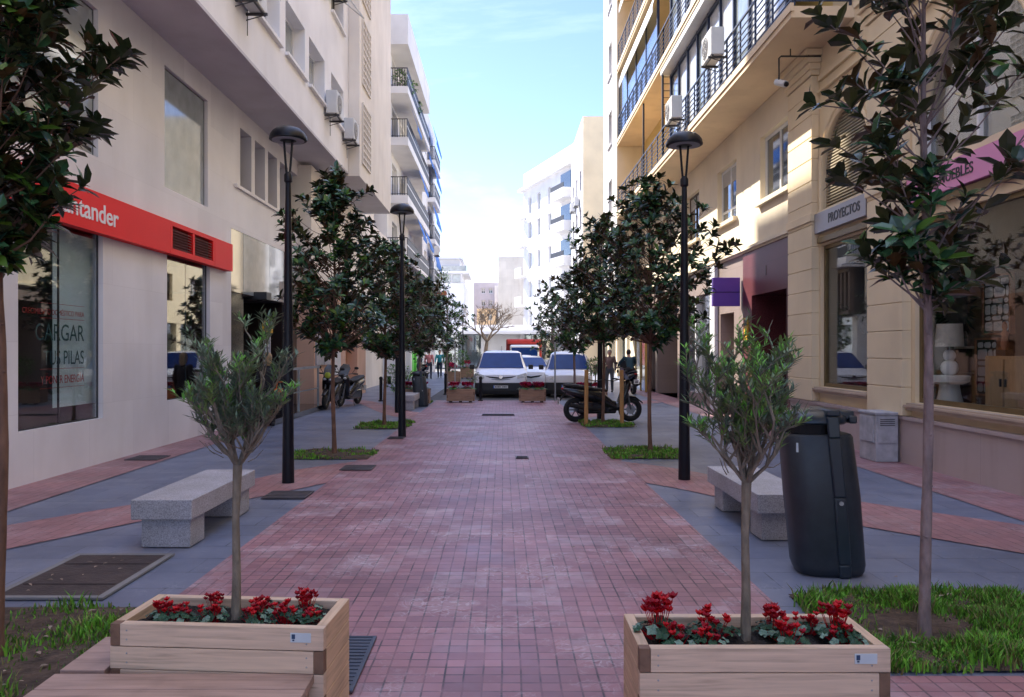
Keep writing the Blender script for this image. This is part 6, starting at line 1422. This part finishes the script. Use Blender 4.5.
# ------------------------------------------------------------------ people
def capsule(mb, a, b, ra, rb, n=10):
    a, b = Vector(a), Vector(b); mb.tube([a, a.lerp(b, .5), b], [ra, (ra + rb) / 2, rb], 'skin', n); mb.ball(a, ra, 'skin', n, 7); mb.ball(b, rb, 'skin', n, 7)
def remesh(mb, name, m, parent, vox, sm=4):
    for i in range(len(mb.m)): mb.m[i] = 0
    mb.names = [m]; o = mb.build(name, parent); r = o.modifiers.new('r', 'REMESH'); r.mode = 'VOXEL'; r.voxel_size = vox; r.use_smooth_shade = True
    s = o.modifiers.new('s', 'SMOOTH'); s.factor = .5; s.iterations = sm; return o
def person(label, loc, rz, J, top='cloth_black', legs='cloth_navy', hair='hair_dark', long=False, s=1.0, vox=.011, group=None):
    """J: joints in local metres, facing -Y. keys hip, chest, neck, head, and L/R: sh el wr, hp kn an toe"""
    T = thing('person', label, 'person', loc, rz, group); T.scale = (s, s, s); V = lambda k: Vector(J[k])
    b = MB(); hip, chest, neck, head = V('hip'), V('chest'), V('neck'), V('head')
    capsule(b, hip, chest, .12, .135); capsule(b, chest, neck, .1, .055); capsule(b, neck, head + Vector((0, .01, -.06)), .052, .055)
    b.ball(head, .1, 'skin', 14, 10, (.78, .95, 1.15)); b.ball(head + Vector((0, -.02, -.06)), .065, 'skin', 12, 8, (.85, 1, .9))
    fd = Vector(J.get('face', (0, -1, 0))).normalized(); sd = fd.cross(Vector((0, 0, 1))).normalized()
    b.ball(head + fd * .098 + Vector((0, 0, -.02)), .017, 'skin', 8, 6, (.8, 1.2, 1.4))
    for q in (-1, 1): b.ball(head + sd * q * .078 + Vector((0, 0, -.01)), .026, 'skin', 8, 6, (.4, .8, 1.2))
    for q in 'LR':
        sh, el, wr, hp, kn, an, toe = (V(q + k) for k in ('sh', 'el', 'wr', 'hp', 'kn', 'an', 'toe'))
        capsule(b, chest.lerp(sh, .3) + Vector((0, 0, .04)), sh, .07, .06); capsule(b, sh, el, .05, .04); capsule(b, el, wr, .04, .027)
        d = (wr - el).normalized(); side = d.cross(Vector((0, 1, .2))).normalized(); side2 = side.cross(d)
        pl = wr + d * .05; b.ball(pl, .042, 'skin', 10, 7, (.6, .9, 1.0)); b.ball(wr + d * .085, .036, 'skin', 10, 7, (.6, .9, .8))
        for k in range(4):
            f0 = wr + d * .09 + side2 * (k - 1.5) * .019; L = (.065, .078, .072, .055)[k]; f1 = f0 + d * L * .5 + side * .006; f2 = f1 + d * L * .4 + side * .018; b.tube([f0, f1, f2], [.0095, .009, .0075], 'skin', 6); b.ball(f2, .0075, 'skin', 6, 5)
        t0 = wr + d * .035 + side2 * -.03; t1 = t0 + d * .03 - side2 * .022; b.tube([t0, t1, t1 + d * .028], [.011, .0105, .008], 'skin', 6)
        capsule(b, hip.lerp(hp, .5), hp, .1, .09); capsule(b, hp, kn, .08, .052); capsule(b, kn, an, .052, .036); capsule(b, an, toe, .036, .03)
    remesh(b, 'body', 'skin', T, vox)
    c = MB(); capsule(c, hip + Vector((0, 0, .03)), chest, .135, .155); capsule(c, chest, neck - Vector((0, 0, .035)), .12, .07)
    for q in 'LR':
        sh, el, wr = V(q + 'sh'), V(q + 'el'), V(q + 'wr'); capsule(c, chest.lerp(sh, .2) + Vector((0, 0, .03)), sh, .095, .075); capsule(c, sh, el, .068, .056); capsule(c, el, el.lerp(wr, .88), .056, .042)
    remesh(c, 'jacket', top, T, .014, 3)
    c = MB(); capsule(c, hip + Vector((.05, 0, .02)), hip + Vector((-.05, 0, .02)), .135, .135)
    for q in 'LR':
        hp, kn, an = V(q + 'hp'), V(q + 'kn'), V(q + 'an'); capsule(c, hip.lerp(hp, .5), hp, .12, .105); capsule(c, hp, kn, .098, .07); capsule(c, kn, kn.lerp(an, .93), .07, .055)
    remesh(c, 'trousers', legs, T, .014, 3)
    for q in 'LR':
        an, toe = V(q + 'an'), V(q + 'toe'); c = MB(); capsule(c, an - Vector((0, 0, .03)), toe, .05, .04); c.ball(an + (an - toe) * .12 - Vector((0, 0, .02)), .048, 'shoe'); remesh(c, 'shoe', 'shoe', T, .012, 2)
    c = MB(); c.ball(head - fd * .018 + Vector((0, 0, .028)), .108, 'hair_dark', 14, 9, (.85, .95, 1.05)); 
    if long: c.ball(head - fd * .045 + Vector((0, 0, -.07)), .09, 'hair_dark', 12, 8, (.95, .8, 1.5))
    remesh(c, 'hair', hair, T, .012, 2)
    c = MB()
    for q in (-1, 1): c.ball(head + fd * .083 + sd * q * .032 + Vector((0, 0, .002)), .011, 'eye_dark', 8, 6)
    c.build('eyes', T); c = MB(); c.ball(head + fd * .09 + Vector((0, 0, -.062)), .02, 'lip', 8, 6, (1, .5, .35)); c.build('mouth', T)
    return T
def stand(**k):
    J = dict(hip=(0, 0, .93), chest=(0, 0, 1.27), neck=(0, .01, 1.47), head=(0, -.01, 1.62), Lsh=(.19, 0, 1.41), Rsh=(-.19, 0, 1.41), Lel=(.25, .03, 1.14), Rel=(-.25, .03, 1.14), Lwr=(.25, -.05, .9), Rwr=(-.25, -.05, .9),
             Lhp=(.1, 0, .88), Rhp=(-.1, 0, .88), Lkn=(.11, -.02, .49), Rkn=(-.11, -.02, .49), Lan=(.11, .02, .09), Ran=(-.11, .02, .09), Ltoe=(.13, -.13, .045), Rtoe=(-.13, -.13, .045)); J.update(k); return J
def walk(**k): return stand(Lkn=(.1, -.16, .5), Lan=(.1, -.2, .1), Ltoe=(.11, -.34, .06), Rkn=(-.1, .03, .48), Ran=(-.1, .3, .14), Rtoe=(-.1, .17, .045), Lel=(.25, .16, 1.16), Lwr=(.25, .12, .92), Rel=(-.25, -.08, 1.15), Rwr=(-.24, -.26, .98), **k)
person('person in black with blond hair standing at the bank entrance behind the olive tree', (-5.15, 17.2, .015), R(200), stand(Lwr=(.12, -.2, 1.05), Lel=(.25, .0, 1.12)), 'cloth_black', 'cloth_black', 'hair_blond', True, .93, .012)
bgx = thing('handbag', 'orange handbag hanging beside the person in black', 'bag', (-4.86, 17.15, .62)); m = MB(); m.box(-.14, .14, -.05, .05, 0, .24, 'bag_orange'); m.build('bag_body', bgx, bevel=.03); m = MB(); m.tube([(-.1, 0, .24), (-.07, 0, .38), (.07, 0, .38), (.1, 0, .24)], .01, 'bag_orange', 6); m.build('handle', bgx)
person('walker in a teal top on the left pavement far down the street', (-3.88, 48, .0), R(0), walk(), 'cloth_teal', 'cloth_navy', 'hair_dark', s=.97, vox=.016)
person('walker in dark clothes just right of the teal walker', (-3.45, 48.8, .0), R(10), walk(), 'cloth_black', 'cloth_black', 'hair_dark', s=1.0, vox=.016)
person('person in a rose top beside the far scooter on the left', (-4.35, 46.2, .0), R(180), stand(), 'cloth_rose', 'cloth_navy', 'hair_dark', s=.97, vox=.016)
person('grey haired man in brown standing behind the staked magnolia', (4.28, 31.5, .0), R(-20), stand(Rwr=(-.1, -.22, 1.1)), 'cloth_brown', 'cloth_grey', 'hair_grey', s=.98, vox=.016)
ride = dict(hip=(0, .32, .92), chest=(0, .2, 1.24), neck=(0, .12, 1.44), head=(0, .05, 1.58), Lsh=(.19, .16, 1.38), Rsh=(-.19, .16, 1.38), Lel=(.3, -.08, 1.2), Rel=(-.3, -.08, 1.2), Lwr=(.31, -.3, 1.05), Rwr=(-.31, -.3, 1.05),
            Lhp=(.11, .28, .88), Rhp=(-.11, .28, .88), Lkn=(.22, -.12, .74), Rkn=(-.22, -.12, .74), Lan=(.22, .0, .38), Ran=(-.28, .02, .1), Ltoe=(.22, -.14, .34), Rtoe=(-.29, -.12, .05))
person('rider in a dark teal jacket sitting on the scooter, seen from behind', (4.85, 30.4, .01), R(188), ride, 'cloth_dark_teal', 'cloth_black', 'hair_dark', s=1.0, vox=.014)
# ------------------------------------------------------------------ camera, light, sky
cam = bpy.data.cameras.new('camera'); co = bpy.data.objects.new('camera', cam); COL.objects.link(co)
cam.sensor_width = 36; cam.lens = 784 / 1024 * 36; cam.clip_end = 2000; cam.clip_start = .05
cam.shift_x = 9 / 1024; cam.shift_y = 1.5 / 1024
co.location = (0, 0, 1.7); co.rotation_euler = (R(90), 0, 0)
S.camera = co
EL, AZ = R(40), R(-32)     # azimuth from +Y, negative = to the left
sd = Vector((math.sin(AZ) * math.cos(EL), math.cos(AZ) * math.cos(EL), math.sin(EL)))   # towards the sun
l = bpy.data.lights.new('sun', 'SUN'); l.energy = 5.0; l.angle = R(.5); l.color = (1, .93, .82)
lo = bpy.data.objects.new('sun', l); COL.objects.link(lo); lo.rotation_euler = (-sd).to_track_quat('-Z', 'Y').to_euler(); lo.location = (0, 0, 40)
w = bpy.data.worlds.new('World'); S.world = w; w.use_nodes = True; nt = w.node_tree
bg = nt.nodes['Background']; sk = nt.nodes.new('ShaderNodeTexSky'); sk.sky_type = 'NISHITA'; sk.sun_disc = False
sk.sun_elevation = EL; sk.sun_rotation = AZ; sk.air_density = 0.9; sk.dust_density = 0.1; sk.ozone_density = 3.0
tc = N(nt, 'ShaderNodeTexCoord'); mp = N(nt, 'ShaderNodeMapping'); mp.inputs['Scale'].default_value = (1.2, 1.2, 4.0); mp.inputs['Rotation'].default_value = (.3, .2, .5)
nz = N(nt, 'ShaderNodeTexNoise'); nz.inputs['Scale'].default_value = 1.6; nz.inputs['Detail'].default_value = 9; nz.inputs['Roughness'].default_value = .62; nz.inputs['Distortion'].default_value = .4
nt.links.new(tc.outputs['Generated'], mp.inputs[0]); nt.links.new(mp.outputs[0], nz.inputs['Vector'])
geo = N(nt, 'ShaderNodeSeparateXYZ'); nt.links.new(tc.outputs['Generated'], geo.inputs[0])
hi = N(nt, 'ShaderNodeMapRange'); hi.inputs['From Min'].default_value = .5; hi.inputs['From Max'].default_value = .8; hi.inputs['To Max'].default_value = .3; nt.links.new(geo.outputs['Z'], hi.inputs['Value'])  # bright clouds added overhead, out of view, to lift the ambient light
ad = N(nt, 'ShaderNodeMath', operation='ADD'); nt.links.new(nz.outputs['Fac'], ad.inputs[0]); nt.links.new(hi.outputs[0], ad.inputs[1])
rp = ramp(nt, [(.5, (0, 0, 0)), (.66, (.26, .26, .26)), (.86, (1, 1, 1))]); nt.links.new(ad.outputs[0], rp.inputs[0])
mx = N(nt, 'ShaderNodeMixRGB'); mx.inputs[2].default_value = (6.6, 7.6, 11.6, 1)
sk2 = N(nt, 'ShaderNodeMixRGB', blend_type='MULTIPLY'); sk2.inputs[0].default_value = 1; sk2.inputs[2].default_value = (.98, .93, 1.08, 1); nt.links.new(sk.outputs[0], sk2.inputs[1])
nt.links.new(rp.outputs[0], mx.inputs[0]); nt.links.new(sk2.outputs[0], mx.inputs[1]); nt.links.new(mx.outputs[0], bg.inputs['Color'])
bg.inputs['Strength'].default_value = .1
S.view_settings.view_transform = 'Standard'; S.view_settings.look = 'None'; S.view_settings.exposure = 1.48; S.view_settings.gamma = 1
S.render.engine = 'CYCLES'; S.cycles.max_bounces = 8; S.cycles.diffuse_bounces = 4; S.cycles.glossy_bounces = 3; S.cycles.transparent_max_bounces = 16
S.cycles.sample_clamp_indirect = 6
